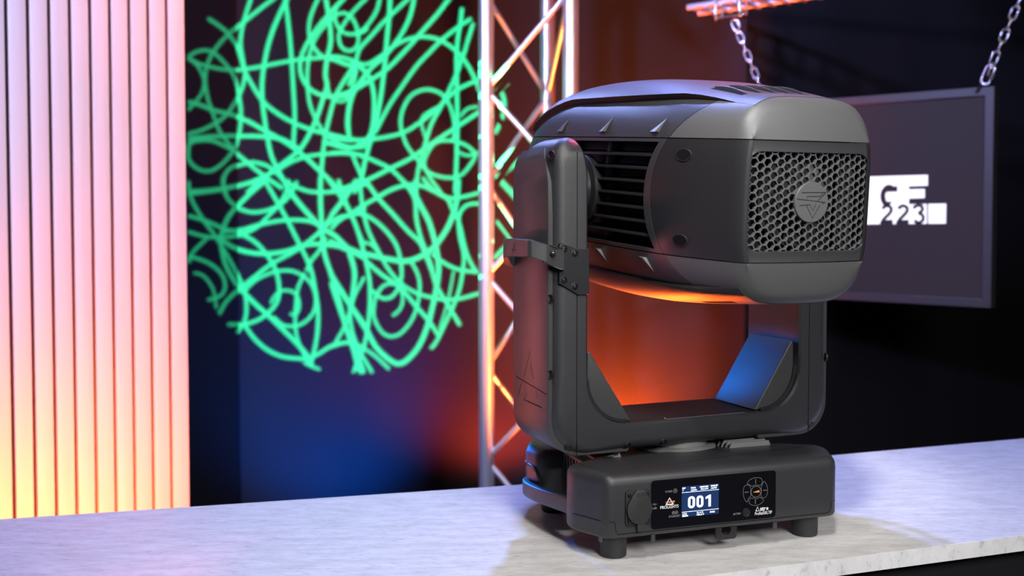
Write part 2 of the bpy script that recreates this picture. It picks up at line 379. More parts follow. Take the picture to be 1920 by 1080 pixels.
def rib2(pts, wd):
    pts = crom([Vector((*p, 0)) for p in pts], 5); L = []; Rr = []
    for i, p in enumerate(pts):
        t = (pts[min(i+1, len(pts)-1)] - pts[max(i-1, 0)]).normalized(); n_ = Vector((-t.y, t.x, 0))*wd/2
        L.append(p+n_); Rr.append(p-n_)
    return [[(L[i].x, L[i].y), (Rr[i].x, Rr[i].y), (Rr[i+1].x, Rr[i+1].y), (L[i+1].x, L[i+1].y)] for i in range(len(L)-1)]
for dx in (0, 232):
    logo(rib2([(425+dx, 706), (450+dx, 678), (495+dx, 662), (545+dx, 690), (545+dx, 745), (500+dx, 800), (440+dx, 862), (405+dx, 928)], 46) + [[(428+dx, 868), (572+dx, 864), (572+dx, 930), (396+dx, 930)]], 'logo_digit', M['tv_dark'], 0.0018)
logo(rib2([(872, 700), (905, 668), (960, 655), (1000, 690), (995, 735), (945, 768)], 44) + rib2([(945, 768), (1000, 795), (1015, 840), (995, 885), (940, 905), (885, 875)], 44) + [[(905, 895), (985, 890), (1000, 930), (890, 930)], [(870, 655), (1010, 640), (1010, 660), (890, 668)]], 'logo_digit', M['tv_dark'], 0.0018)

def link_ring(c, ax, side, L, W, r, seg=8):
    """an oval chain link: long axis ax, flat in ax/side"""
    pts = []
    for k in range(24):
        a = 2*math.pi*k/24; h = (L/2 - W/2)
        x = math.cos(a)*W/2; y = math.sin(a)*W/2 + (h if math.sin(a) > 1e-6 else (-h if math.sin(a) < -1e-6 else 0))
        pts.append(c + side*x + ax*y)
    # keep the straight flanks
    return pts
def chain(name, label, p0, p1, Lk, Wd, r, quick0=None, group=None):
    p0 = Vector(p0); p1 = Vector(p1); d = (p1 - p0); n = max(2, round(d.length/(Lk - 2.2*r))); pit = d.length/n; ax = d.normalized()
    t = thing(name, label, 'chain', p0, group)
    s1 = ax.cross(Vector((0.67, 0.742, 0))).normalized(); s2 = ax.cross(s1)
    for k in range(n):
        c = p0 + ax*(pit*(k + 0.5)); a = 0.4 + (0 if k % 2 else math.pi/2); sd = s1*math.cos(a) + s2*math.sin(a)
        b = MB(); b.tube(link_ring(c, ax, sd, pit + 2.0*r, Wd, r), r, 8, closed=True); b.build('link', M['chain'], t, smooth=60)
    return t
def at_tv(px, py, y=0.0): return TV @ hit(TV, px, py, 1, y)
cA = chain('chain', 'steel chain hanging from the rod ladder down to the hidden corner of the screen', at_tv(1440, 197, 0.02), at_tv(1385, 62, 0.02), 0.040, 0.019, 0.0028, group='chains holding the screen')
cB = chain('chain', 'steel chain rising from the visible top corner of the screen out of the picture', at_tv(1852, 140, 0.0), at_tv(1925, -30, 0.0), 0.040, 0.019, 0.0030, group='chains holding the screen')
def quicklink(parent, c, ax, L, W, r):
    s1 = ax.cross(Vector((0.67, 0.742, 0))).normalized()
    b = MB(); b.tube(link_ring(c, ax, s1, L, W, r), r, 10, closed=True); o = b.build('quick_link', M['chain'], parent, smooth=60)
    b = MB(); m = c - s1*W/2; b.lathe(m - ax*0.010, ax, [(r*1.7, 0), (r*1.7, 0.020)], 6); b.build('nut', M['chain'], o, smooth=20)
axB = (at_tv(1925, -30) - at_tv(1852, 140)).normalized()
quicklink(cB, at_tv(1853, 139) - axB*0.002, axB, 0.058, 0.026, 0.0035)
b = MB(); b.tube(crom([at_tv(1843, 152, 0.004), at_tv(1838, 160, -0.004), at_tv(1832, 170, -0.006), at_tv(1829, 174, 0.004)], 4), 0.0035, 8); b.build('eye_hook', M['black'], tv, smooth=60)
axA = (at_tv(1385, 62) - at_tv(1440, 197)).normalized()
quicklink(cA, at_tv(1379, 47, 0.02), axA, 0.042, 0.022, 0.0035)
# rod ladder overhead
zr = 2.205
rk = thing('rod_ladder', 'lit overhead ladder of tubes the hanging chain is hooked to', 'truss', TV @ Vector((-0.6, 0.06, zr - 0.02)))
for y in (0.02, 0.14):
    b = MB(TV); b.tube([(-1.055 + (0.02 - y)*0.25, y, zr), (0.9, y, zr)], 0.0105, 14); b.build('tube', M['alu'], rk, smooth=60)
for k in range(32):
    xx = -1.03 + 0.058*k
    b = MB(TV); b.tube([(xx, 0.006, zr - 0.007), (xx + 0.012, 0.156, zr - 0.007)], 0.0075, 10); b.build('rung', M['alu'], rk, smooth=60)
for xx in (-0.93, -0.835):
    b = MB(TV); pts = [(xx, 0.0, zr + 0.02), (xx, 0.0, zr - 0.048), (xx, 0.012, zr - 0.060), (xx, 0.03, zr - 0.060), (xx, 0.042, zr - 0.048), (xx, 0.042, zr + 0.02)]
    b.tube(crom(pts, 4), 0.0055, 8); b.build('hook', M['chain'], rk, smooth=60)
b = MB(TV); b.box((-0.94, 0.005, zr - 0.058), (-0.825, 0.035, zr - 0.052)); b.build('hook_bar', M['chain'], rk, smooth=0, bevel=0.002)

# ================================================================== MOVING HEAD LIGHT
FO = (0.24765, 1.61605, 1.0)
BF = frame(FO, 18.5); YF = frame(FO, 22.8)
fx = thing('moving_head_light', 'black moving head stage light with glowing 001 display standing on the concrete counter', 'stage light', FO)
def cap_screw(mx, c, ax, r, parent, name='screw', recess=True):
    b = MB(mx); b.lathe(c, ax, [(r, -0.0004), (r, 0.0006), (r*0.8, 0.0016), (r*0.45, 0.0018), (r*0.42, 0.0006), (0, 0.0006)], 14)
    return b.build(name, M['screw'], parent, smooth=30)
# ---------------------------------------------------------------- base
def body(mx, plan, levels):
    """levels: (z, inset) ; plan: outline ccw, inset toward the plan centre"""
    b = MB(mx); cx_ = sum(p[0] for p in plan)/len(plan); cy_ = sum(p[1] for p in plan)/len(plan)
    n = len(plan); P = [Vector(p) for p in plan]; rows = []
    for z, ins in levels:
        row = []
        for i in range(n):
            a = (P[i] - P[i-1]).normalized(); c = (P[(i+1) % n] - P[i]).normalized()
            na = Vector((-a.y, a.x)); nc = Vector((-c.y, c.x)); m = (na + nc); m = m / max(0.35, m.dot(na))
            q = P[i] + m*ins; row.append((q.x, q.y, z))
        rows.append(row)
    b.loft(rows); return b
def round_poly(pts, r, n=5):
    out = []; P = [Vector(p) for p in pts]; m = len(P)
    for i in range(m):
        rr = r[i] if isinstance(r, (list, tuple)) else r
        a = (P[i-1] - P[i]); c = (P[(i+1) % m] - P[i]); la, lc = a.length, c.length; a.normalize(); c.normalize()
        t = min(rr, la*0.49, lc*0.49); p0 = P[i] + a*t; p1 = P[i] + c*t
        for k in range(n + 1):
            u = k/n; out.append(tuple(p0*(1-u)**2 + P[i]*2*u*(1-u) + p1*u*u))
    return out
ztop, zbot = 0.1215, 0.0335
fp = round_poly([(-0.180, -0.156), (0.180, -0.156), (0.208, -0.098), (0.206, -0.072), (0.150, -0.040), (-0.150, -0.040), (-0.206, -0.072), (-0.208, -0.098)], [0.012, 0.012, 0.012, 0.008, 0.01, 0.01, 0.008, 0.012])
lev = [(zbot, 0.006), (zbot + 0.0025, 0.0015), (zbot + 0.006, 0.0), (0.060, 0), (0.105, 0.0), (0.1125, 0.001), (0.1165, 0.003), (0.1195, 0.0065), (0.121, 0.011), (ztop, 0.017)]
base = body(BF, fp, lev).build('base', M['plastic'], fx, smooth=50)
rp = round_poly([(-0.150, 0.040), (0.150, 0.040), (0.200, 0.050), (0.206, 0.100), (0.180, 0.156), (-0.180, 0.156), (-0.206, 0.100), (-0.200, 0.050)], [0.01, 0.01, 0.02, 0.012, 0.012, 0.012, 0.012, 0.02])
rear = body(BF, rp, [(0.030, 0.008), (0.033, 0.002), (0.038, 0.0), (0.1, 0.0), (0.108, 0.004), (0.112, 0.012)]).build('base_rear_block', M['plastic'], base, smooth=50)
b = MB(BF); b.box((-0.165, -0.045, 0.036), (0.165, 0.045, 0.112)); b.build('base_core', M['plastic_mid'], base, smooth=0, bevel=0.004)
for k in range(7):      # upright ribs on the waist
    y = -0.036 + 0.0115*k
    for sx in (-1, 1):
        b = MB(BF); b.box((sx*0.163 - 0.004, y, 0.040), (sx*0.163 + 0.004, y + 0.004, 0.108)); b.build('rib', M['plastic_mid'], base, smooth=0, bevel=0.001)
for sx in (-1, 1):      # carrying handles curving from block to block
    pth = crom([(sx*0.176, 0.122, 0.047), (sx*0.200, 0.108, 0.0485), (sx*0.2125, 0.080, 0.0500), (sx*0.2155, 0.040, 0.0530), (sx*0.2130, 0.000, 0.0560), (sx*0.2060, -0.045, 0.0590), (sx*0.198, -0.085, 0.061)], 6)
    b = MB(BF); rows = []
    for i, p in enumerate(pth):
        t = (pth[min(i+1, len(pth)-1)] - pth[max(i-1, 0)]).normalized(); o_ = Vector((t.y, -t.x, 0)).normalized()
        if o_.x*sx < 0: o_ = -o_
        rows.append([p + o_*u + Vector((0, 0, v)) for u, v in rrect(-0.008, 0.004, -0.011, 0.012, 0.0035, 3)])
    b.loft(rows); b.build('handle', M['plastic'], base, smooth=50)
    # recess behind the handle with a raised rim
    def rs(y): return 0.200 + 0.006*(y - 0.05)/0.05 if y < 0.094 else 0.2053 - 0.30*max(0, y - 0.094)
    rim = crom([(sx*rs(y), y, z) for y, z in ((0.120, 0.0800), (0.108, 0.0835), (0.080, 0.0845), (0.066, 0.0825), (0.058, 0.074), (0.050, 0.066))], 5)
    b = MB(BF); b.tube(rim, 0.0022, 8); b.build('recess_rim', M['plastic'], base, smooth=60)
    b = MB(BF); b.grid([[(sx*(rs(y) + 0.0008), y, zl), (sx*(rs(y) + 0.0008), y, zh)] for y, zl, zh in ((0.056, 0.0625, 0.066), (0.064, 0.0620, 0.0765), (0.074, 0.0615, 0.0815), (0.086, 0.0610, 0.0822), (0.094, 0.0608, 0.0822), (0.104, 0.0606, 0.0815), (0.112, 0.0604, 0.080))])
    b.build('grip_recess', M['plastic_mid'], base, smooth=60)
for sx in (-1, 1):      # skirt seam on the front face with its step at the corner
    pass
def fpnt(u, v, d=0.0): return (u, -0.156 - d, v)
b = MB(BF); zs = 0.0405
strip(b, [(-0.176, 0.0585), (-0.170, 0.0585), (-0.168, 0.0555), (-0.1665, 0.046), (-0.164, zs), (0.150, zs), (0.166, zs), (0.1705, 0.046), (0.172, 0.0555), (0.178, 0.0585)], 0.0008, lambda u, v: fpnt(u, v, 0.00025))
def sidept(sx, y, z): # on the slanted cheek of the front block
    t = (y + 0.156)/(0.156 - 0.098); return (sx*(0.180 + 0.028*t + 0.0004), y, z)
for sx in (-1, 1):
    for k in range(8):
        y0 = -0.147 + 0.0058*k; y1 = y0 + 0.0058
        b.poly([sidept(sx, y0, 0.0581), sidept(sx, y1, 0.0581), sidept(sx, y1, 0.0589), sidept(sx, y0, 0.0589)])
b.build('skirt_seam', M['gap'], base, smooth=0)
for px_, py_, nm in ((-0.1534, -0.118, 'fl'), (0.1534, -0.118, 'fr'), (-0.1534, 0.117, 'rl'), (0.1534, 0.117, 'rr')):
    b = MB(BF); b.lathe((px_, py_, 0), (0, 0, 1), [(0.0165, 0.0), (0.0180, 0.0012), (0.0184, 0.003), (0.0186, 0.026), (0.0190, 0.027), (0.0190, 0.036)], 28); b.build('foot', M['rubber'], base, smooth=40)
for px_, py_ in ((-0.176, -0.128), (-0.109, -0.150), (0.082, -0.150), (-0.150, 0.085), (0.120, -0.150)):
    if px_ == 0.120: continue
    b = MB(BF); b.lathe((px_, py_, 0.024), (0, 0, 1), [(0.0030, 0), (0.0036, 0.001), (0.0036, 0.012)], 12); b.build('pin', M['screw'], base, smooth=40)
b = MB(BF)              # safety eyelet under the front edge
pts = round_poly([(-0.0105, 0.036), (-0.0105, 0.0185), (-0.0075, 0.0150), (0.0195, 0.0150), (0.0225, 0.0185), (0.0225, 0.036)], [0.001, 0.003, 0.002, 0.002, 0.003, 0.001], 3)
hole = [(0.006 + 0.0078*math.cos(2*math.pi*k/20), 0.0285 + 0.0072*math.sin(2*math.pi*k/20)) for k in range(20)]
def plate_with_hole(b, outer, hole, P, d):
    V = [Vector(p) for p in outer] + [Vector(p) for p in hole]; no = len(outer); nh = len(hole)
    r = delaunay_2d_cdt(V, [(i, (i+1) % no) for i in range(no)] + [(no+i, no+(i+1) % nh) for i in range(nh)], [list(range(no)), list(range(no, no+nh))], 0, 1e-7)
    vs, _, fs, _, _, of = r
    for f, o in zip(fs, of):
        if 0 in o and 1 not in o:
            b.poly([P(vs[i].x, vs[i].y, 0) for i in f]); b.poly([P(vs[i].x, vs[i].y, d) for i in f][::-1])
    for lp in (outer, hole):
        for i in range(len(lp)):
            p, q = lp[i], lp[(i+1) % len(lp)]; b.poly([P(*p, 0), P(*q, 0), P(*q, d), P(*p, d)])
plate_with_hole(b, pts, hole, lambda u, v, d: (u, -0.1475 + d, v), 0.004); b.build('eyelet', M['plastic_mid'], base, smooth=30)
# display panel
PX0, PX1, PZ0, PZ1 = -0.1157, 0.0795, 0.0420, 0.1096
b = MB(BF); lp = rrect(PX0, PX1, PZ0, PZ1, 0.0055, 5); b.prism([fpnt(u, v, -0.0005) for u, v in lp], (0, -0.0011, 0)); pan = b.build('display_panel', M['glass'], base, smooth=30, label='glossy black display panel')
b = MB(BF); strip(b, lp, 0.0007, lambda u, v: fpnt(u, v, 0.00075), closed=True); b.build('panel_rim', M['plastic_soft'], pan, smooth=0)
def zp(zx, zy):         # position inside the panel from its close-up
    f = (zx - 60)/1750; t = 155 - (zx - 60)*150/1750; bt = 835 - (zx - 60)*165/1740
    # receding face: small foreshortening
    f = f*(1 + 0.045*(1 - f))/(1 + 0.045*(1 - 1)) if False else f
    return (PX0 + (PX1 - PX0)*f, PZ1 - (PZ1 - PZ0)*(zy - t)/(bt - t))
def FP(d): return lambda u, v: fpnt(u, v, d)
s00 = zp(480, 238); s11 = zp(992, 612)
SXa, SXb, SZa, SZb = s00[0], s11[0], s11[1], s00[1]
b = MB(BF); b.prism([fpnt(u, v, 0.0004) for u, v in ((SXa, SZa), (SXb, SZa), (SXb, SZb), (SXa, SZb))], (0, -0.0005, 0)); lcd = b.build('lcd_screen', M['lcd'], pan, smooth=0, label='glowing blue screen reading 001')
SW, SH = SXb - SXa, SZb - SZa
def lcdp(fx_, fy_): return (SXa + SW*fx_, SZb - SH*fy_)
def write(items, name, m, parent, d=0.0012, label=None):
    b = MB(BF)
    for body_, cx_, cz_, wd, ht, bold in items: lettering(b, body_, FP(d), cx_, cz_, wd, ht, bold)
    return tag(b.build(name, m, parent, smooth=0, label=label), kind='stuff' if len(items) > 1 else None)
b = MB(BF); c = lcdp(0.475, 0.535); dw, dh = SW*0.155, SH*0.385
def seg_shape(pts): b.poly([fpnt(c[0] + x, c[1] + y, 0.0012) for x, y in pts])
for ox in (-0.216*SW, 0.012*SW):
    o_ = rrect(ox - dw*0.60, ox + dw*0.60, -dh/2, dh/2, dw*0.52, 6); i_ = rrect(ox - dw*0.20, ox + dw*0.20, -dh*0.32, dh*0.32, dw*0.19, 6)
    for k in range(len(o_)): seg_shape([o_[k], o_[(k+1) % len(o_)], i_[(k+1) % len(i_)], i_[k]])
x1 = 0.245*SW
seg_shape([(x1 - dw*0.02, -dh/2), (x1 + dw*0.40, -dh/2), (x1 + dw*0.40, dh/2), (x1 + dw*0.12, dh/2), (x1 - dw*0.02, dh*0.46)])
seg_shape([(x1 - dw*0.02, dh*0.46), (x1 - dw*0.52, dh*0.33), (x1 - dw*0.52, dh*0.15), (x1 - dw*0.02, dh*0.25)])
b.build('digits', M['lcd_ink'], lcd, smooth=0)
it = []
for s_, fx_, fy_, wf in (('SIP', 0.055, 0.055, 0.09), ('Y', 0.03, 0.13, 0.035), ('FAN', 0.305, 0.065, 0.12), ('AUTO', 0.32, 0.14, 0.16), ('DIMCURV', 0.60, 0.06, 0.23), ('SQ.LAW', 0.61, 0.135, 0.21), ('DIM.SP', 0.875, 0.055, 0.19), ('AUTO', 0.86, 0.13, 0.16),
                       ('CTO', 0.075, 0.90, 0.12), ('4500K', 0.09, 0.965, 0.17), ('51.4 C', 0.49, 0.895, 0.17), ('106.5 F', 0.50, 0.965, 0.20), ('BASE', 0.825, 0.915, 0.13)):
    c = lcdp(fx_, fy_); it.append((s_, c[0], c[1], SW*wf, SH*0.052, 0.03))
write(it, 'status_text', M['lcd_ink'], lcd, 0.0012)
b = MB(BF)
for fy_ in (0.195, 0.835):
    a0 = lcdp(0.0, fy_); a1 = lcdp(1.0, fy_); strip(b, [a0, a1], 0.00055, FP(0.0012))
b.build('divider_lines', M['lcd_ink'], lcd, smooth=0)
def circ(c, r, n=28): return [(c[0] + r*math.cos(2*math.pi*k/n), c[1] + r*math.sin(2*math.pi*k/n)) for k in range(n)]
U = 0.1952/1750         # metres per close-up pixel across
pts = [('W-DMX', *zp(303, 303), 100*U, 24*U, 0.01), ('USB', *zp(113, 532), 58*U, 25*U, 0.01), ('ETHERNET', *zp(386, 643), 158*U, 25*U, 0.01), ('BATTERY', *zp(1254, 617), 112*U, 24*U, 0.01)]
write(pts, 'port_lettering', M['ink_grey'], pan, 0.0009)
write([('PROLiGHTS', *zp(313, 514), 248*U, 38*U, 0.012)], 'brand_lettering', M['ink'], pan, 0.0009)
write([('Profile500LTIP', *zp(1630, 606), 246*U, 40*U, 0.004)], 'product_lettering', M['ink'], pan, 0.0009)
# large title: triangle for the first letter, star for the last
b = MB(BF); lettering(b, 'str', FP(0.0009), *zp(1622, 548), 82*U, 50*U, 0.03)
t0, t1, t2 = zp(1518, 582), zp(1544, 520), zp(1570, 577); strip(b, [t0, t1, t2, t0], 9*U, FP(0.0009))
cs = zp(1684, 546)
st = [(cs[0] + (24 if k % 2 == 0 else 11)*U*math.sin(2*math.pi*k/10), cs[1] + (24 if k % 2 == 0 else 11)*U*math.cos(2*math.pi*k/10)) for k in range(10)]
for k in range(10): b.poly([fpnt(*cs, 0.0009), fpnt(*st[k], 0.0009), fpnt(*st[(k+1) % 10], 0.0009)])
b.build('title_lettering', M['ink'], pan, smooth=0)
# maker's mark: white triangle with an orange wedge
b = MB(BF); a0, a1, a2 = zp(262, 488), zp(314, 388), zp(366, 478)
strip(b, [zp(268, 486), zp(314, 392), zp(362, 476)], 16*U, FP(0.0009)); strip(b, [zp(262, 484), zp(372, 475)], 14*U, FP(0.0009)); b.build('maker_mark', M['ink'], pan, smooth=0)
b = MB(BF); b.poly([fpnt(*zp(*q), 0.0011) for q in ((250, 452), (382, 426), (384, 449), (330, 456))]); b.build('maker_mark_wedge', M['ink_orange'], pan, smooth=0)
b = MB(BF)              # printed port symbols
for c0, r in ((zp(391, 293), 24*U), (zp(367, 596), 18*U), (zp(410, 592), 20*U)):
    strip(b, circ(c0, r), 5*U, FP(0.0009), True); strip(b, circ(c0, r*0.35, 10), 5*U, FP(0.0009), True)
strip(b, [zp(82, 480), zp(148, 475)], 4*U, FP(0.0009)); strip(b, [zp(96, 478), zp(108, 466), zp(122, 466)], 4*U, FP(0.0009)); strip(b, [zp(106, 479), zp(116, 493), zp(128, 492)], 4*U, FP(0.0009))
b.build('port_symbols', M['ink_grey'], pan, smooth=0)
bc = zp(1517, 308)      # navigation buttons
petals = [([(1393,195),(1420,150),(1470,122),(1530,112),(1580,118),(1603,145),(1605,180),(1590,212),(1565,222),(1530,216),(1490,218),(1462,235),(1440,220)], [(1512,135),(1512,195)]),
          ([(1635,165),(1660,195),(1680,245),(1685,310),(1672,360),(1645,392),(1612,392),(1592,365),(1590,335),(1598,295),(1590,255),(1605,215),(1620,180)], [(1622,290),(1674,287)]),
          ([(1420,450),(1425,420),(1445,400),(1480,398),(1515,408),(1545,400),(1570,385),(1600,405),(1630,430),(1600,465),(1560,490),(1510,502),(1460,495),(1430,475)], [(1510,420),(1510,480)]),
          ([(1392,455),(1360,420),(1338,360),(1335,300),(1345,245),(1370,220),(1405,215),(1430,235),(1442,270),(1438,310),(1445,350),(1435,380),(1410,400)], [(1355,317),(1410,313)])]
for pts2, bar in petals:
    lp = [(p.x, p.y) for p in crom([Vector((*zp(*q), 0)) for q in pts2], 4, True)]
    b = MB(BF); b.prism([fpnt(u, v, 0.0003) for u, v in lp], (0, -0.0007, 0)); o = b.build('button', M['glass'], pan, smooth=0)
    b = MB(BF); strip(b, lp, 4*U, FP(0.00125), True); strip(b, [zp(*q) for q in bar], 7*U, FP(0.00125)); b.build('button_outline', M['ink_grey'], pan, smooth=0)
b = MB(BF); b.prism([fpnt(u, v, 0.0003) for u, v in circ(bc, 68*U)], (0, -0.0010, 0)); b.build('button', M['glass'], pan, smooth=0)
b = MB(BF); strip(b, circ(bc, 70*U), 5*U, FP(0.0014), True); b.build('button_outline', M['ink_grey'], pan, smooth=0)
b = MB(BF); b.poly([fpnt(bc[0] + x*U, bc[1] + y*U, 0.00145) for x, y in ((-48, -4), (46, 16), (50, -12), (0, -10))]); b.build('button_wedge', M['ink_orange'], pan, smooth=0)
c0 = zp(1384, 600); b = MB(BF); b.lathe((c0[0], -0.1562, c0[1]), (0, -1, 0), [(54*U, 0), (54*U, 0.0014), (44*U, 0.0014), (40*U, 0.0008), (0, 0.0008)], 24); b.build('battery_button', M['plastic_mid'], pan, smooth=30)
# rubber port cover
b = MB(BF); sq = rrect(-0.1535, -0.1168, 0.0505, 0.0990, 0.005, 4); b.prism([fpnt(u, v, -0.0005) for u, v in sq], (0, -0.0030, 0)); prt = b.build('port_plate', M['black'], base, smooth=30, bevel=0.0006)
for u, v in ((-0.1478, 0.0925), (-0.1225, 0.0925), (-0.1478, 0.0575), (-0.1225, 0.0575)): cap_screw(BF, (u, -0.1588, v), (0, -1, 0), 0.0028, prt)
cc = (-0.1345, 0.0735); pts = []
for k in range(25):
    a = math.radians(150 + 240*k/24); pts.append((cc[0] + 0.0184*math.cos(a), cc[1] + 0.0200*math.sin(a)))
pts = pts + [(cc[0] + 0.0095, 0.0975), (cc[0] + 0.006, 0.1000), (cc[0] - 0.0035, 0.1000), (cc[0] - 0.0065, 0.0980)]
b = MB(BF); b.prism([fpnt(u, v, 0.002) for u, v in pts], (0, -0.0055, 0)); cov = b.build('port_cover', M['rubber'], prt, smooth=35, bevel=0.0012)
b = MB(BF); b.prism([fpnt(u, v, 0.001) for u, v in rrect(-0.1375, -0.1258, 0.0425, 0.058, 0.0015, 2)], (0, -0.0050, 0)); b.build('pull_tab', M['rubber'], prt, smooth=30, bevel=0.0008)
b = MB(BF); b.lathe((cc[0], -0.1635, cc[1] + 0.007), (0, -1, 0), [(0.0042, 0), (0.0042, 0.0004), (0.0034, 0.0004), (0.0034, 0.0001), (0, 0.0001)], 18)
for k in range(5): b.box((-0.1405 + 0.0036*k, -0.1641, 0.0915), (-0.1385 + 0.0036*k, -0.1633, 0.0932)); b.box((-0.1385 + 0.0030*k, -0.1641, 0.0945), (-0.1370 + 0.0030*k, -0.1633, 0.096))
b.build('cover_relief', M['rubber'], prt, smooth=30)
# fins and pan bearing on top
for x0_, x1_, sg in ((0.058, 0.132, 1), (-0.150, -0.113, -1)):
    for k in range(6):
        y = -0.060 + 0.011*k
        b = MB(BF); b.prism([(x0_, y, 0.116), (x1_, y, 0.116), (x1_ - 0.004, y, 0.1288), (x0_ + 0.006, y, 0.1288)] if sg > 0 else [(x0_, y, 0.116), (x1_, y, 0.116), (x1_ - 0.006, y, 0.1288), (x0_ + 0.03, y, 0.1240)], (0, 0.0025, 0)); b.build('cooling_fin', M['fin'], base, smooth=0)
b = MB(BF); b.lathe((0, 0, 0.110), (0, 0, 1), [(0.062, 0), (0.062, 0.012), (0.056, 0.0145), (0.05, 0.0145), (0.05, 0.024)], 36); b.build('pan_bearing', M['fin'], base, smooth=40)
b = MB(BF); b.box((-0.15, -0.045, 0.108), (0.15, 0.15, 0.1185)); b.build('base_top', M['plastic_mid'], base, smooth=0, bevel=0.003)

# ---------------------------------------------------------------- yoke (swept U)
IX, OX, FZ, BZ, ZT = 0.1812, 0.2372, 0.1715, 0.1315, 0.515
yst = []                # stations: inner (x,z), outer (x,z), y-front, y-back
NT = 9
for k in range(NT, -1, -1):
    th = math.radians(90*k/NT); z = ZT + 0.062*math.sin(th)
    xi = 0.206 - 0.0248*math.cos(th); xo = 0.206 + 0.0312*math.cos(math.asin(min(1, max(0, (z - 0.540)/0.037)))) if z > 0.540 else OX
    yf = -0.066 + 0.018*(1 - math.cos(math.asin(min(1, max(0, (z - 0.548)/0.029))))) if z > 0.548 else -0.066
    yb = 0.070 - 0.060*(1 - math.cos(th))
    yst.append(((xi, z), (xo, z + (0.0 if k < NT else 0.0)), yf, yb))
for z in (0.47, 0.43, 0.40, 0.36, 0.32, 0.28, 0.26): yst.append(((IX, z), (OX, z), -0.066, 0.070))
NC = 12
for k in range(NC + 1):
    a = math.radians(90*k/NC)
    ri, ro = 0.066, 0.050
    yst.append(((IX - ri + ri*math.cos(a), FZ + ri - ri*math.sin(a)), (OX - ro + ro*math.cos(a), BZ + ro - ro*math.sin(a)), -0.066, 0.070))
for x in (0.09, 0.06, 0.03, 0.0): yst.append(((x, FZ), (x*1.25, BZ), -0.066, 0.070))
full = [((-i[0], i[1]), (-o[0], o[1]), f, bk_) for i, o, f, bk_ in yst] + [yst[k] for k in range(len(yst) - 2, -1, -1)]
CH = 0.021
def section(st):
    I, O, yf, yb = st; I = Vector(I); O = Vector(O); L = (O - I).length; dv = (O - I)/max(L, 1e-9); ch = min(CH, L*0.45)
    dep = yb - yf; cy_ = min(0.024, dep*0.4)
    pr = [(0, yf + 0.003), (0.003, yf)]
    for k in range(6): a = math.radians(90*k/5); pr.append((L - ch + ch*math.sin(a), yf + cy_*(1 - math.cos(a))))
    for k in range(6): a = math.radians(90*(5-k)/5); pr.append((L - ch + ch*math.sin(a), yb - cy_*(1 - math.cos(a))))
    pr += [(0.003, yb), (0, yb - 0.003)]
    return [((I + dv*m).x, y, (I + dv*m).y) for m, y in pr]
b = MB(YF); b.loft([section(s) for s in full]); yoke = b.build('yoke', M['plastic'], fx, smooth=40)
def path_strip(name, m, parent, frm, to, m0, m1, y, lift, fn=None):
    pass
for sx in (-1, 1):      # vertical seams in the front of each arm
    b = MB(YF); b.box((sx*0.1985 - 0.0004, -0.0664, 0.133), (sx*0.1985 + 0.0004, -0.0655, 0.556)); b.build('seam', M['gap'], yoke, smooth=0)
# outer cover: thin skin on the outside of each arm, running round the lower corner
for sx in (-1, 1):
    b = MB(YF); rows = []
    stn = [s for s in yst if s[1][1] < 0.566 or s[0][0] < 0.2]
    for I, O, yf, yb in stn[2:-3]:
        I = Vector(I); O = Vector(O); dv = (O - I).normalized(); z = I.y
        y0 = yf + 0.0085 if z < 0.50 else yf + 0.0085 + 0.03*((z - 0.50)/0.07)**2
        y1 = yb - 0.004
        row = []
        for y, d in ((y0, -0.008), (y0, 0.0012), (y0 + 0.0012, 0.0022), (y1 - 0.0012, 0.0022), (y1, 0.0012), (y1, -0.008)):
            q = O + dv*d; row.append((sx*q.x, y, q.y))
        rows.append(row)
    b.loft(rows); cover = b.build('arm_cover', M['plastic_soft'], yoke, smooth=40)
    for y, z in ((-0.0610, 0.5515), (-0.0600, 0.3535), (-0.0600, 0.2485), (0.062, 0.3535), (0.062, 0.2485)):
        b = MB(YF); b.lathe((sx*0.2345, y, z), (sx*0.92, (-0.38 if y < 0 else 0.38), 0), [(0.0060, 0.0), (0.0060, 0.0026), (0.0050, 0.0030), (0.0046, 0.0012), (0.0024, 0.0010), (0, 0.0016)], 18); b.build('cover_screw', M['black'], yoke, smooth=40)
    b = MB(YF); b.lathe((sx*0.2085, -0.0600, 0.1440), (sx*0.33, -0.74, -0.57), [(0.0060, -0.001), (0.0060, 0.0016), (0.005, 0.0018), (0.0046, 0.0010), (0, 0.0010)], 18); b.build('cover_screw', M['black'], yoke, smooth=40)
# engraved mark on the left cover (thin cut lines)
def lc(y, z): return (-OX - 0.00245, y, z)
b = MB(YF)
for sg in ([(0.0021, 0.2737), (0.0251, 0.2320)], [(0.0021, 0.2560), (-0.0092, 0.2350)], [(0.0549, 0.2300), (-0.0547, 0.2195)], [(0.0329, 0.2238), (0.0468, 0.2004)], [(0.0173, 0.2097), (0.0231, 0.2000)], [(-0.0190, 0.2200), (-0.0241, 0.2100)], [(0.0251, 0.2000), (-0.0380, 0.1985)]):
    strip(b, sg, 0.0009, lambda u, v: lc(u, v))
b.build('engraved_mark', M['gap'], yoke, smooth=0)
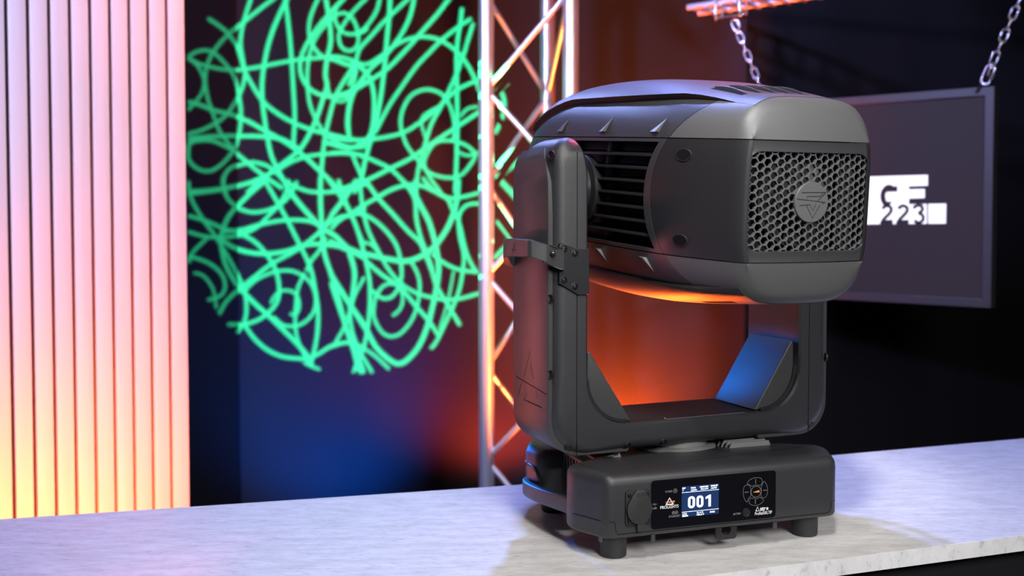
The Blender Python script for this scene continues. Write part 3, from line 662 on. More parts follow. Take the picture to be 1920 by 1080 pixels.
# inner corner gussets
def gusset(sx):
    b = MB(YF); c_ = (0.1115, 0.2395); r = 0.0655
    arc = [(c_[0] + r*math.cos(math.radians(a)), c_[1] + r*math.sin(math.radians(a))) for a in range(-84, 1, 7)]
    pts_ = [(0.1065, 0.1735)] + arc + [(0.1770, 0.262), (0.1765, 0.2745), (0.1735, 0.2765)]
    b.prism([(sx*x, -0.056, z) for x, z in pts_], (0, 0.108, 0))
    return b.build('gusset_cover', M['plastic_soft'], yoke, smooth=50, bevel=0.0045, seg=3)
gusset(-1); gusset(1)
for sx in (-1, 1):      # channel between gusset and arm
    c_ = (0.1152, 0.2375); r = 0.0645
    b = MB(YF); rows = []
    for a in range(-90, 1, 6):
        rr = [(r - 0.004, -0.0585), (r + 0.0005, -0.0585), (r + 0.0005, -0.0562), (r - 0.004, -0.0562)]
        rows.append([(sx*(c_[0] + q*math.cos(math.radians(a))), y, c_[1] + q*math.sin(math.radians(a))) for q, y in rr])
    b.loft(rows); b.build('channel_rim', M['plastic_mid'], yoke, smooth=40)
b = MB(YF); b.box((-0.118, -0.062, 0.1705), (0.106, 0.062, 0.1722)); b.build('floor_plate', M['plastic_mid'], yoke, smooth=0, bevel=0.0006)
b = MB(YF); b.box((-0.052, -0.0605, 0.1722), (0.085, -0.0598, 0.1726)); b.poly([(-0.052, -0.0605, 0.1724), (-0.115, 0.045, 0.1724), (-0.1145, 0.0455, 0.1724), (-0.0512, -0.0605, 0.1724)]); b.build('plate_seam', M['fin'], yoke, smooth=0)
for x, y in ((-0.050, -0.056), (0.052, -0.056), (0.020, 0.050), (-0.105, 0.052)): cap_screw(YF, (x, y, 0.1722), (0, 0, 1), 0.0030, yoke)
for x, z, r in ((-0.1165, 0.1395, 0.0046), (-0.0565, 0.1395, 0.0046), (-0.087, 0.1415, 0.0017)):
    b = MB(YF); b.lathe((x, -0.0612, z), (0, -0.745, -0.667), [(r*1.5, -0.002), (r*1.5, 0.0008), (r*1.35, 0.0012), (r*1.25, 0.0006), (0, 0.0006)], 18); o = b.build('screw_recess', M['black'], yoke, smooth=30)
    cap_screw(YF, (x, -0.0617, z - 0.0004), (0, -0.745, -0.667), r*0.9, o)
# handle strap with its clamp plate on the left arm, another on the right
def strap(sx):
    P = lambda x, y, z: (sx*x, y, z)
    b = MB(YF); pg = [(-0.2268, 0.4260), (-0.2245, 0.4305), (-0.2010, 0.4225), (-0.1812, 0.4220), (-0.1812, 0.3585), (-0.1975, 0.3578), (-0.2268, 0.3745)]
    b.prism([P(-x, -0.0612, z) for x, z in pg], (0, -0.0082, 0)); cl = b.build('clamp_plate', M['plastic_mid'], yoke, smooth=0, bevel=0.0007)
    for x, z in ((-0.2203, 0.4225), (-0.2035, 0.4160), (-0.2203, 0.3795), (-0.2035, 0.3700)):
        b = MB(YF); b.lathe(P(-x, -0.0690, z), (0, -1, 0), [(0.0054, 0), (0.0054, 0.0007), (0.0042, 0.0012), (0.0038, 0.0004), (0, 0.0004)], 18); o = b.build('screw_recess', M['black'], cl, smooth=30)
        cap_screw(YF, P(-x, -0.0694, z), (0, -1, 0), 0.0033, o)
    # band: (x, y, z_low, z_high, thickness direction) along the outside
    stn = [((0.222, -0.0665), 0.3905, 0.4195), ((0.2300, -0.0715), 0.3945, 0.4225), ((0.2480, -0.0765), 0.4035, 0.4290), ((0.2525, -0.0765), 0.4050, 0.4300), ((0.2690, -0.0690), 0.4115, 0.4350), ((0.2725, -0.0640), 0.4118, 0.4353),
           ((0.2730, -0.040), 0.4110, 0.4355), ((0.2730, 0.0), 0.4100, 0.4355), ((0.2720, 0.020), 0.4085, 0.4350), ((0.2690, 0.032), 0.4060, 0.4345), ((0.2560, 0.060), 0.396, 0.430), ((0.236, 0.075), 0.390, 0.425), ((0.215, 0.076), 0.380, 0.420)]
    rows = []
    for i, ((x, y), zl, zh) in enumerate(stn):
        a = Vector(stn[max(i-1, 0)][0]); c_ = Vector(stn[min(i+1, len(stn)-1)][0]); t = (c_ - a).normalized(); n_ = Vector((t.y, -t.x)) if True else None
        if n_.x < 0 and abs(n_.x) > 0.3: n_ = -n_
        inn = Vector((x, y)) - n_*0.011
        if i == 0: inn = Vector((x, y)) + Vector((0, 0.011))
        zc = 0.0012
        row = [(x, y, zl + zc), (x, y, zh - zc), (x - n_.x*zc, y - n_.y*zc, zh), (inn.x, inn.y, zh), (inn.x, inn.y, zl), (x - n_.x*zc, y - n_.y*zc, zl)]
        rows.append([P(*q) for q in row])
    b = MB(YF); b.loft(rows); st_ = b.build('handle_strap', M['plastic_soft'], yoke, smooth=25)
    for (x, y), z in (((0.2408, -0.0768), 0.4165), ((0.2325, -0.0735), 0.4030)):
        b = MB(YF); b.lathe(P(x, y + 0.0012, z), (sx*0.35, -0.94, 0), [(0.0050, 0), (0.0050, 0.0012), (0.0040, 0.0018), (0.0036, 0.001), (0, 0.001)], 18); o = b.build('screw_recess', M['black'], st_, smooth=30)
        cap_screw(YF, P(x + 0.0005, y - 0.0003, z), (sx*0.35, -0.94, 0), 0.0031, o)
    b = MB(YF); strip(b, [(-0.020, 0.4290), (-0.011, 0.4150)], 0.0010, lambda u, v: P(0.2733, u, v)); strip(b, [(-0.020, 0.4290), (-0.022, 0.4160)], 0.0007, lambda u, v: P(0.2733, u, v)); strip(b, [(-0.008, 0.4205), (-0.027, 0.4200)], 0.0006, lambda u, v: P(0.2733, u, v)); b.build('engraved_mark', M['gap'], st_, smooth=0)
strap(-1); strap(1)

# ---------------------------------------------------------------- head
HF = YF @ Matrix.Translation((0, 0, 0.507)) @ Matrix.Rotation(math.radians(4.0), 4, 'X')
KY = [-0.3200, -0.300, -0.25, -0.20, -0.10, 0.0, 0.10, 0.17, 0.22, 0.26, 0.285]
KW = [0.1000, 0.1045, 0.127, 0.1435, 0.1565, 0.1600, 0.1600, 0.1560, 0.148, 0.135, 0.118]
KH = [0.1262, 0.1300, 0.1365, 0.1420, 0.1505, 0.1555, 0.1540, 0.1470, 0.137, 0.124, 0.108]
KN = [3.9, 3.8, 3.6, 3.4, 3.15, 3.0, 3.0, 3.0, 2.9, 2.8, 2.8]
def itp(T, y):
    i = 0
    while i < len(KY) - 2 and y > KY[i+1]: i += 1
    h = KY[i+1] - KY[i]; t = min(1, max(0, (y - KY[i])/h))
    def sl(j):
        if j == 0: return (T[1]-T[0])/(KY[1]-KY[0])
        if j == len(KY)-1: return (T[-1]-T[-2])/(KY[-1]-KY[-2])
        return (T[j+1]-T[j-1])/(KY[j+1]-KY[j-1])
    a, b_ = sl(i)*h, sl(i+1)*h
    return (2*t**3-3*t*t+1)*T[i] + (t**3-2*t*t+t)*a + (-2*t**3+3*t*t)*T[i+1] + (t**3-t*t)*b_
BUL, XE = 0.0075, 0.0960
def fbul(x): return BUL*(1 - min(1.0, (x/XE)**2))
def sp(hy, a, off=0.0, inset=0.0, bw=0.0):
    Wd = itp(KW, hy) + off - inset; Ht = itp(KH, hy) + off - inset; n = itp(KN, hy)
    c_, s_ = math.cos(a), math.sin(a)
    x = Wd*math.copysign(abs(c_)**(2/n), c_); z = Ht*math.copysign(abs(s_)**(2/n), s_)
    return Vector((x, hy - bw*fbul(x), z))
def ang(hy, z, off=0.0, inset=0.0):
    Ht = itp(KH, hy) + off - inset; n = itp(KN, hy); r = min(1.0, abs(z)/Ht)
    return math.copysign(math.asin(r**(n/2)), z)
def sz(hy, z, side=-1, off=0.0, inset=0.0, bw=0.0):
    p = sp(hy, ang(hy, z, off, inset), off, inset, bw); p.x *= side; return p
def bnd(z): return -0.1775 - 0.0250*min(abs(z)/0.075, 1.9)**2
REAR = [(-0.297, 0.0, 0.0), (-0.3035, 0.0012, 0.25), (-0.3080, 0.0036, 0.6), (-0.3110, 0.0062, 0.9), (-0.3122, 0.0085, 1.0)]
def patch(mx, outer, inner):
    b = MB(mx); b.grid(outer); b.grid(inner, flip=True); n, m = len(outer), len(outer[0])
    for A, B in ((outer[0], inner[0]), (inner[-1], outer[-1])): b.grid([B, A] if False else [A, B])
    b.grid([[r[0] for r in outer], [r[0] for r in inner]]); b.grid([[r[-1] for r in outer], [r[-1] for r in inner]])
    return b
G = 0.0007              # half a seam
SZ = 0.0750
def lin(a, c, n): return [a + (c-a)*k/n for k in range(n + 1)]
head = None
# dark inner body, closed
b = MB(HF); rows = []
for hy in lin(-0.268, 0.27, 22): rows.append([sp(hy, 2*math.pi*k/48, -0.024) for k in range(48)])
b.loft(rows); head = b.build('head', M['black'], fx, smooth=40)
def arch(hy, top, n, off=0.0, inset=0.0, bw=0.0, gap=G, lim=None):
    a0 = ang(hy, SZ + gap, off, inset) if lim is None else lim
    sg = 1 if top else -1
    out = []
    for k in range(n + 1):
        p = sp(hy, a0 + (math.pi - 2*a0)*k/n, off, inset, bw); p.z *= sg; out.append(p)
    return out
def bnd_at(hy0, a):     # rear boundary solved along the surface
    hy = -0.21
    for _ in range(8): hy = bnd(abs(sp(hy, a).z))
    return max(-0.262, hy)
NA = 40
def cover_lift(x, hy, top):
    t = min(1.0, max(0.0, (hy + 0.27)/0.15)); e = min(1.0, (abs(x)/0.105)**8); ee = min(1.0, max(0.0, (hy + 0.276)/0.022))
    return (0.0080 if top else 0.0045)*(t + (1 - t)*e*ee)
for top in (True, False):
    # shell of the middle part, upper / lower
    def rows_mid(off):
        cols = []
        for k in range(NA + 1):
            col = []
            for j in range(15):
                t = j/14
                a0 = ang(-0.21, SZ + G, off); a = a0 + (math.pi - 2*a0)*k/NA
                h0 = bnd_at(-0.2, a) + G; hy = h0 + (0.270 - h0)*t
                a0 = ang(hy, SZ + G, off); a = a0 + (math.pi - 2*a0)*k/NA
                p = sp(hy, a, off); p.z *= 1 if top else -1; col.append(p)
            cols.append(col)
        return cols
    patch(HF, rows_mid(0), rows_mid(-0.004)).build('upper_shell' if top else 'lower_shell', M['plastic'], head, smooth=40)
    # rear cap, upper / lower, carried round onto the rear face
    def rows_cap(off):
        cols = []
        for k in range(NA + 1):
            col = []
            a0 = ang(-0.21, SZ + G, off); a = a0 + (math.pi - 2*a0)*k/NA
            h0 = bnd_at(-0.2, a) - G
            for hy in lin(h0, -0.285, 6):
                a0 = ang(hy, SZ + G, off); a = a0 + (math.pi - 2*a0)*k/NA
                p = sp(hy, a, off); p.z *= 1 if top else -1; col.append(p)
            for hy, ins, bw in REAR:
                a0 = ang(hy, SZ + G, off, ins); a = a0 + (math.pi - 2*a0)*k/NA
                p = sp(hy, a, off, ins, bw); p.y += bw*0.20*max(0.0, p.z - SZ - G); p.z *= 1 if top else -1; col.append(p)
            last = col[-1]; zt = (SZ + G)*(1 if top else -1)
            for t in (0.12, 0.35, 0.6, 0.8, 1.0):
                z = last.z + (zt - last.z)*t
                y = -0.3124 - fbul(last.x) - off*0.9 - 0.0008*math.sin(math.pi*min(1, t*1.0)) + 0.20*max(0.0, abs(z) - SZ - G)
                col.append(Vector((last.x, y, z)))
            cols.append(col)
        return cols
    patch(HF, rows_cap(0), rows_cap(-0.004)).build('rear_cap_top' if top else 'rear_cap_bottom', M['cap'], head, smooth=45)
    # raised cover on the crown / belly with a stepped edge
    def rows_cov(off, edge=0.0):
        cols = []
        for k in range(NA + 1):
            col = []
            for j in range(22):
                hy = -0.300 + (0.262 + 0.300)*j/21
                zr = 0.1265 - 0.02*max(0, (hy - 0.10)/0.16)**1.5*2.2
                if hy < -0.2: zr = 0.1265 - 0.05*max(0, (-0.2 - hy))*1.2
                if not top: zr -= 0.0125
                Ht = itp(KH, hy); zr = min(zr, Ht*0.90)
                a0 = ang(hy, zr); a = a0 + (math.pi - 2*a0)*k/NA
                lift = cover_lift(sp(hy, a).x, hy, top)
                p = sp(hy, a, lift + off); p.z *= 1 if top else -1; col.append(p)
            cols.append(col)
        return cols
    patch(HF, rows_cov(0), rows_cov(-0.010)).build('crown_cover' if top else 'belly_cover', M['plastic_soft'], head, smooth=40)
    c0, c1 = rows_cov(-0.0006), rows_cov(-0.0100)
    for e, sd in ((0, 1), (-1, -1)):
        b = MB(HF); up = Vector((sd*0.0006, 0, 0))
        b.grid([[p + up for p in c0[e][1:]], [p + up*1.5 for p in c1[e][1:]]]); b.build('cover_edge_shade', M['black'], head, smooth=50)  # black strip over the step, painting the shade on its side wall
for side in (-1, 1):
    # rear cap cheek between the seams
    zz = lin(-SZ + G, SZ - G, 22)
    def rows_ck(off):
        out = []
        for z in zz:
            row = [sz(hy, z, side, off) for hy in lin(bnd(z) - G, -0.285, 8)] + [sz(hy, z, side, off, ins, bw) for hy, ins, bw in REAR]
            out.append(row)
        return out
    patch(HF, rows_ck(0), rows_ck(-0.004)).build('rear_cheek', M['plastic_mid'], head, smooth=50)
    for z in (0.054, -0.054):
        c_ = sz(-0.232, z, side, 0.0003); u_ = (sz(-0.226, z, side) - sz(-0.238, z, side)).normalized(); v_ = (sz(-0.232, z + 0.004, side) - sz(-0.232, z - 0.004, side)).normalized(); n_ = u_.cross(v_).normalized()
        if n_.x*side < 0: n_ = -n_
        b = MB(HF)
        def ring(s_, h): return [c_ + u_*(0.0112*s_*math.cos(2*math.pi*k/26)) + v_*(0.0072*s_*math.sin(2*math.pi*k/26)) + n_*h for k in range(26)]
        b.loft([ring(1.14, -0.002), ring(1.14, 0.0006), ring(1.06, 0.0011), ring(1.00, 0.0009), ring(1.0, 0.0005)], True, False); o = b.build('screw_hole', M['plastic_mid'], head, smooth=50)
        b = MB(HF); b.loft([ring(1.03, 0.0002), ring(1.03, 0.0008)]); b.build('hole_shade', M['gap'], o, smooth=0)  # flat black disc on the surface, painting the shade inside the hole
    # frame of the side vent
    def strip_patch(h0f, h1f, z0, z1, nz=10, nh=6, m='plastic', name='vent_frame'):
        def rw(off): return [[sz(h0f(z) + (h1f(z) - h0f(z))*j/nh, z, side, off) for j in range(nh + 1)] for z in lin(z0, z1, nz)]
        return patch(HF, rw(0), rw(-0.005)).build(name, M[m], head, smooth=45)
    strip_patch(lambda z: bnd(z) + G, lambda z: bnd(z) + 0.0135, -SZ + G, SZ - G, 22, 3)
    strip_patch(lambda z: bnd(z) + 0.0135, lambda z: 0.085, 0.0700, SZ - G, 2, 14)
    strip_patch(lambda z: bnd(z) + 0.0135, lambda z: 0.085, -SZ + G, -0.0695, 2, 14)
    strip_patch(lambda z: 0.085, lambda z: 0.270, -SZ + G, SZ - G, 18, 10)
    for k in range(7):
        z = 0.0520 - 0.01755*k
        b = MB(HF); rows = []
        for hy in lin(bnd(z) + 0.012, 0.086, 14):
            o_ = sz(hy, z, side, -0.0012); i_ = o_ + Vector((-side*0.021, 0, 0.0045))
            rows.append([o_ + Vector((0, 0, 0.0011)), o_ + Vector((0, 0, -0.0011)), i_ + Vector((0, 0, -0.0009)), i_ + Vector((0, 0, 0.0009))])
        b.loft(rows); b.build('vent_blade', M['plastic_mid'], head, smooth=0)
    b = MB(HF); rows = []
    for z in lin(-0.0695, 0.0700, 16):
        q = sz(-0.048, z, side, -0.019)
        rows.append([q + Vector((side*0.006*math.cos(t)*1.0, 0.0105*math.sin(t), 0)) for t in [2*math.pi*k/12 for k in range(12)]])
    b.loft(rows); b.build('vent_post', M['plastic_soft'], head, smooth=50)
    # small scoops above and below the vent, pale grey painting the light they catch
    for hy, sgn, hh in ((0.088, 1, 0.026), (-0.052, 1, 0.031), (-0.180, 1, 0.032), (-0.052, -1, 0.026), (-0.165, -1, 0.030)):
        z_0, z_1 = 0.083*sgn, (0.083 + hh)*sgn
        def q(h, z, o_): return sz(h, z, side, o_)
        b = MB(HF)
        A, B, C_, D = q(hy, z_0, -0.001), q(hy - 0.0015, z_0, 0.0062), q(hy - 0.009, z_1, -0.0006), q(hy + 0.022, z_0, -0.001)
        for f in ((A, B, C_), (B, D, C_), (A, D, B), (A, C_, D)): b.poly(f)
        b.build('scoop', M['fin'], head, smooth=0)
    b = MB(HF); b.lathe((side*0.150, 0.0, 0.0), (side, 0, 0), [(0.050, 0), (0.050, 0.012), (0.040, 0.014), (0.040, 0.034)], 32); b.build('tilt_hub', M['plastic_mid'], head, smooth=40)
# rear face frame with rounded opening
def fy(x, d=0.0): return -0.3124 - fbul(x) + d
inn = []
base_lp = rrect(-0.0925, 0.0925, -0.0612, 0.0612, 0.019, 8)
for i in range(len(base_lp)):
    p, q = Vector(base_lp[i]), Vector(base_lp[(i+1) % len(base_lp)]); m_ = max(1, int((q - p).length/0.006))
    for k in range(m_): inn.append(p + (q - p)*k/m_)
def outp(p):
    zlim = SZ - G
    s_ = 1e9
    if abs(p.y) > 1e-6: s_ = min(s_, zlim/abs(p.y))
    for _ in range(2):
        z = min(zlim, abs(p.y)*s_ if s_ < 1e8 else 0)
        xe = abs(sz(-0.3122, z, 1, 0, 0.0085).x)
        if abs(p.x) > 1e-6: s_ = min(s_, xe/abs(p.x))
    return p*s_
b = MB(HF); o_l = [outp(p) for p in inn]; R3 = []
R3.append([(p.x + math.copysign(0.004, p.x), fy(p.x, 0.0036), p.y) for p in o_l]); R3.append([(p.x, fy(p.x, 0.0002), p.y) for p in o_l])
R3.append([((p.x*2+q.x)/3, fy((p.x*2+q.x)/3, 0.0010), (p.y*2+q.y)/3) for q, p in zip(o_l, inn)])
R3.append([(p.x*1.006, fy(p.x, 0.0004), p.y*1.006) for p in inn]); R3.append([(p.x, fy(p.x, 0.0004), p.y) for p in inn]); R3.append([(p.x*0.993, fy(p.x, 0.0016), p.y*0.993) for p in inn]); R3.append([(p.x*0.99, fy(p.x, 0.006), p.y*0.99) for p in inn])
b.grid(R3, wrap=True); b.build('rear_frame', M['plastic'], head, smooth=35)
# honeycomb grille
pt_ = 0.0106; rh = pt_/math.sqrt(3); b = MB(HF)
for ci in range(-12, 13):
    for rj in range(-8, 9):
        cx_ = ci*pt_*math.sqrt(3)/2; cz_ = rj*pt_ + (pt_/2 if ci % 2 else 0)
        if abs(cx_) > 0.0875 or abs(cz_) > 0.0650: continue
        if (abs(cx_) > 0.078 and abs(cz_) > 0.050) and math.hypot(abs(cx_) - 0.076, abs(cz_) - 0.045) > 0.0235: continue
        if math.hypot(cx_, cz_) < 0.0195: continue
        ro = [(cx_ + rh*math.cos(math.radians(60*k)), cz_ + rh*math.sin(math.radians(60*k))) for k in range(6)]
        rm = [(cx_ + rh*0.875*math.cos(math.radians(60*k)), cz_ + rh*0.875*math.sin(math.radians(60*k))) for k in range(6)]
        rn = [(cx_ + rh*0.84*math.cos(math.radians(60*k)), cz_ + rh*0.84*math.sin(math.radians(60*k))) for k in range(6)]
        b.grid([[(x, fy(x, 0.0022), z) for x, z in ro], [(x, fy(x, 0.0022), z) for x, z in rm], [(x, fy(x, 0.0028), z) for x, z in rn], [(x, fy(x, 0.0070), z) for x, z in rn]], wrap=True)
gr = b.build('grille', M['grille'], head, smooth=0, label='grey honeycomb grille')
b = MB(HF); b.lathe((0, fy(0, 0.004), 0.0), (0, -1, 0), [(0.0254, 0), (0.0254, 0.0030), (0.0248, 0.0038), (0, 0.0042)], 40); em = b.build('emblem_disc', M['grille'], gr, smooth=30, label='round grey disc with embossed mark')
b = MB(HF); EY = fy(0, 0.004) - 0.00425
E_ = lambda u, v: (u, EY, v)
for sg in ([(-0.0165, 0.0120), (0.0205, 0.0125)], [(0.0200, 0.0120), (0.0080, 0.0015)], [(0.0155, 0.0115), (0.0125, 0.0075), (-0.0085, 0.0072), (-0.0080, 0.0045)], [(-0.0225, 0.0040), (0.0205, 0.0000), (0.0150, -0.0015)], [(-0.0190, -0.0040), (-0.0030, -0.0028), (0.0020, -0.0105), (0.0060, -0.0022)], [(-0.0085, -0.0035), (0.0020, -0.0195), (0.0120, -0.0035)]):
    strip(b, sg, 0.0009, E_)
b.build('embossed_mark', M['plastic_mid'], em, smooth=0)
# fan behind the grille
b = MB(HF); b.lathe((0, -0.276, 0.0), (0, -1, 0), [(0.058, 0), (0.058, 0.012), (0.054, 0.012), (0.054, 0.002), (0.030, 0.002), (0.030, 0.014), (0, 0.015)], 36); fan = b.build('fan', M['plastic_soft'], head, smooth=40)
for k in range(9):
    a = 2*math.pi*k/9; b = MB(HF); rows = []
    for r_, dz in ((0.028, 0.0), (0.053, 0.18)):
        p = lambda t, y: (r_*math.cos(a + t + dz), y, r_*math.sin(a + t + dz))
        rows.append([p(0.0, -0.290), p(0.42, -0.281), p(0.42, -0.280), p(0.0, -0.289)])
    b.loft(rows); b.build('fan_blade', M['plastic_soft'], fan, smooth=40)
for x_ in (-0.075, -0.0855, 0.072, 0.083):
    b = MB(HF); b.lathe((x_, -0.284, -0.062 + 0.0), (0, 0, 1), [(0.006, 0), (0.006, 0.124)], 14); b.build('inner_stud', M['plastic_soft'], head, smooth=40)
# slanted louvres in the crown and belly
for sgn in (1, -1):
    for k in range(5):
        xc = -0.074 + 0.0225*k
        def crown(x, hy, off):
            n = itp(KN, hy); lf = cover_lift(x, hy, sgn > 0)
            Wd, Ht = itp(KW, hy) + lf, itp(KH, hy) + lf
            return Vector((x, hy, sgn*(Ht*(1 - abs(x/Wd)**n)**(1/n) + off)))
        hys = lin(-0.204, -0.262, 6)
        b = MB(HF); b.grid([[crown(xc - 0.0055 + 0.008*i/6, h, 0.0003) for i, h in enumerate(hys)], [crown(xc + 0.0045 + 0.008*i/6, h, 0.0003) for i, h in enumerate(hys)]])
        b.build('louvre_slot', M['gap'], head, smooth=0)
        if sgn < 0: continue
        b = MB(HF); rows = []
        for i, h in enumerate(lin(-0.200, -0.258, 8)):
            x = xc + 0.0035 + 0.008*i/8; e = 0.0034*math.sin(math.pi*min(1, 0.10 + i/8*0.9))
            rows.append([crown(x, h, -0.002), crown(x + 0.0085, h, -0.002), crown(x + 0.0085, h, 0.0004), crown(x + 0.001, h, 0.0006 + e), crown(x, h, 0.0003 + e)])
        b.loft(rows); b.build('louvre_blade', M['plastic_soft'], head, smooth=30)
# lens end
b = MB(HF); rows = []
for hy, s_ in ((0.262, 0.0), (0.290, 0.012), (0.300, 0.022), (0.300, 0.034), (0.285, 0.036)): rows.append([sp(min(hy, 0.285), 2*math.pi*k/48, -s_*0.5) * 1.0 + Vector((0, max(0, hy - 0.285), 0)) for k in range(48)])
b.loft(rows); b.build('front_bezel', M['plastic'], head, smooth=40)
b = MB(HF); b.lathe((0, 0.296, 0), (0, 1, 0), [(0.088, 0), (0.088, 0.012), (0.080, 0.013), (0.080, 0.006), (0.05, 0.012), (0, 0.014)], 40); b.build('front_lens', M['glass'], head, smooth=40)

# ================================================================== GOBO (real steel plate in front of the projector lamp)
def ZA(p): return [(330 + x/3, y/3) for x, y in p]
def ZB(p): return [(620 + x/3, y/3) for x, y in p]
def ZC(p): return [(330 + x/2.843, 340 + y/2.843) for x, y in p]
def ZD(p): return [(620 + x/2.843, 340 + y/2.843) for x, y in p]
S_ = []
def st(z, w_, pts): S_.append(([(max(353.0, x), y) for x, y in z(pts)], w_))
A_, B_, C__, D_ = ZA, ZB, ZC, ZD
st(A_, 12, [(180,105),(260,160),(300,200),(345,265),(368,330),(385,395),(430,480),(490,570),(560,630),(660,690),(760,730),(850,752),(950,775),(1050,790),(1140,775)])
st(A_, 11, [(432,-40),(390,90),(370,170),(363,250),(375,330),(387,400),(382,460),(350,545),(290,640),(230,690),(150,732),(20,755)])
st(A_, 11, [(590,-40),(460,60),(380,125),(300,190),(230,265),(185,340),(165,420),(165,480),(180,560),(215,660),(245,740),(300,815),(330,855)])
st(A_, 11, [(60,325),(110,295),(170,285),(220,305),(280,365),(325,430),(350,520),(365,620),(360,720),(340,810),(300,880),(240,940),(180,965),(120,950),(75,905),(55,860),(75,815),(120,792),(180,785)])
st(A_, 10, [(60,330),(120,370),(155,440),(155,500),(130,550),(40,620)])
st(A_, 11, [(60,328),(130,360),(200,380),(300,395),(400,387),(500,370),(600,350),(700,335),(800,325),(900,318),(980,335),(1040,362)])
st(A_, 13, [(640,-40),(565,120),(525,230),(500,340),(485,450),(485,560),(497,660),(512,760),(535,870),(570,950),(620,1040)])
st(A_, 12, [(610,-40),(635,160),(650,330),(660,500),(668,650),(662,780),(660,840)])
st(A_, 13, [(40,575),(130,590),(220,625),(300,642),(400,680),(500,735),(600,790),(680,845),(760,915),(850,1000),(910,1060)])
st(A_, 13, [(30,778),(200,770),(350,765),(500,768),(600,785),(690,838)])
st(A_, 12, [(30,800),(180,790),(260,815),(330,855),(420,930),(510,1000),(600,1060)])
st(A_, 11, [(285,1100),(268,1040),(275,985),(310,945),(370,925),(430,912),(500,928),(550,958),(600,1010),(630,1070)])
st(A_, 11, [(30,1078),(180,1072),(280,1058),(400,1030),(500,990),(580,950),(650,910),(720,885),(800,870),(900,862),(980,862),(1050,872)])
st(A_, 13, [(400,1085),(480,1010),(560,950),(640,890),(705,830),(760,735),(800,640),(830,545),(850,480),(840,420),(850,330),(870,240),(868,170),(855,60),(835,-40)])
st(A_, 12, [(1000,370),(930,480),(890,560),(860,670),(840,760),(825,880),(815,1000),(815,1090)])
st(A_, 10, [(815,-40),(765,70),(748,150),(755,220),(785,280),(830,325)])
st(A_, 12, [(1000,-60),(930,5),(860,80),(790,165),(735,250),(705,320),(698,390),(718,455),(765,510),(840,540),(920,542),(980,522),(1030,480),(1060,440)])
st(A_, 10, [(850,120),(900,82),(955,75),(1000,115),(1022,180),(1025,235),(1005,275),(965,285),(930,262),(915,210),(930,160),(965,105),(1010,50),(1080,-20)])
st(A_, 10, [(885,90),(800,190),(760,275),(740,380),(740,480),(752,580),(782,660),(825,735),(880,785),(950,820),(1040,828),(1085,805),(1110,765)])
st(A_, 10, [(1015,385),(1005,440),(985,520),(970,600),(962,700),(975,775)])
st(A_, 8, [(960,-20),(905,40),(895,90),(905,140),(930,175),(980,192),(1040,185),(1080,160)])
st(A_, 13, [(850,325),(900,338),(970,365),(1040,366)])
st(A_, 9, [(850,480),(865,530),(900,565),(940,568),(970,545)])
st(A_, 9, [(770,260),(800,300),(850,330)])
st(B_, 13, [(335,-40),(330,80),(320,180),(310,300),(300,400),(285,520),(265,640),(240,740),(215,820),(190,920),(170,1010),(130,1085)])
st(B_, 12, [(475,-40),(450,80),(410,170),(365,240),(300,320),(240,370),(180,440),(140,500),(110,580),(98,680),(105,780)])
st(B_, 11, [(460,-30),(370,55),(300,120),(230,200),(170,265),(150,310),(130,400),(100,480)])
st(B_, 12, [(690,-40),(600,80),(520,170),(460,240),(390,315),(320,385),(240,440),(150,495),(80,525),(0,545)])
st(B_, 11, [(140,350),(200,362),(270,325),(350,262),(420,225),(520,206),(620,228),(710,290),(760,350),(810,440),(840,520)])
st(B_, 11, [(790,105),(720,150),(630,220),(560,290),(480,375),(405,480),(340,575),(290,665),(250,745)])
st(B_, 12, [(738,45),(730,130),(715,220),(708,330),(710,500),(712,700),(708,900),(700,1085)])
st(B_, 11, [(802,130),(775,215),(750,300),(735,335),(715,400),(670,500),(620,600),(570,690),(540,780),(510,890),(490,970),(480,1085)])
st(B_, 10, [(400,740),(393,680),(408,610),(450,540),(520,505),(590,512),(640,545),(680,620),(698,720),(690,790)])
st(B_, 10, [(400,740),(430,820),(490,900),(540,960),(600,990),(680,1000),(740,980),(790,920),(812,872),(780,830),(720,800),(650,790),(590,802),(550,850),(525,920),(560,1000),(620,1085)])
st(B_, 11, [(0,770),(100,788),(250,780),(400,748),(500,690),(590,620),(650,560),(720,500),(850,440)])
st(B_, 11, [(0,860),(100,858),(200,885),(280,920),(340,952),(420,1030),(470,1085)])
st(B_, 12, [(0,1078),(100,1050),(200,1015),(330,950),(450,890),(550,820),(640,760),(730,700),(850,620)])
st(B_, 13, [(120,350),(170,380),(215,430),(240,510),(245,600),(238,700),(215,770),(150,820),(90,832),(-30,800)])
st(B_, 8, [(545,800),(528,755),(510,690),(525,650),(570,620),(610,600)])
st(B_, 8, [(730,655),(770,612),(830,600)])
st(B_, 8, [(720,855),(770,875),(840,855)])
st(B_, 10, [(280,-40),(262,50),(215,130),(160,182),(90,190),(45,155),(15,95)])
st(B_, 11, [(120,865),(150,935),(185,1010),(250,1085)])
st(B_, 14, [(995,460),(960,495),(925,525)])
st(B_, 12, [(945,500),(970,540),(978,600),(962,670),(925,750)])
st(B_, 14, [(1080,890),(1000,950),(935,1005)])
st(B_, 14, [(925,980),(1000,1060),(1075,1130)])
st(C__, 11, [(40,70),(150,60),(250,45),(350,20),(470,-10)])
st(C__, 14, [(470,0),(400,60),(330,130),(280,190),(250,260),(240,330),(262,440),(310,530),(362,592),(430,660),(500,722),(570,790),(640,860),(700,930),(725,985)])
st(C__, 11, [(250,-20),(255,50),(290,110),(350,150),(420,165),(500,150),(560,120),(610,70),(645,0)])
st(C__, 11, [(50,0),(80,90),(140,200),(200,280),(260,375),(310,465),(355,555),(372,620),(375,700),(360,765)])
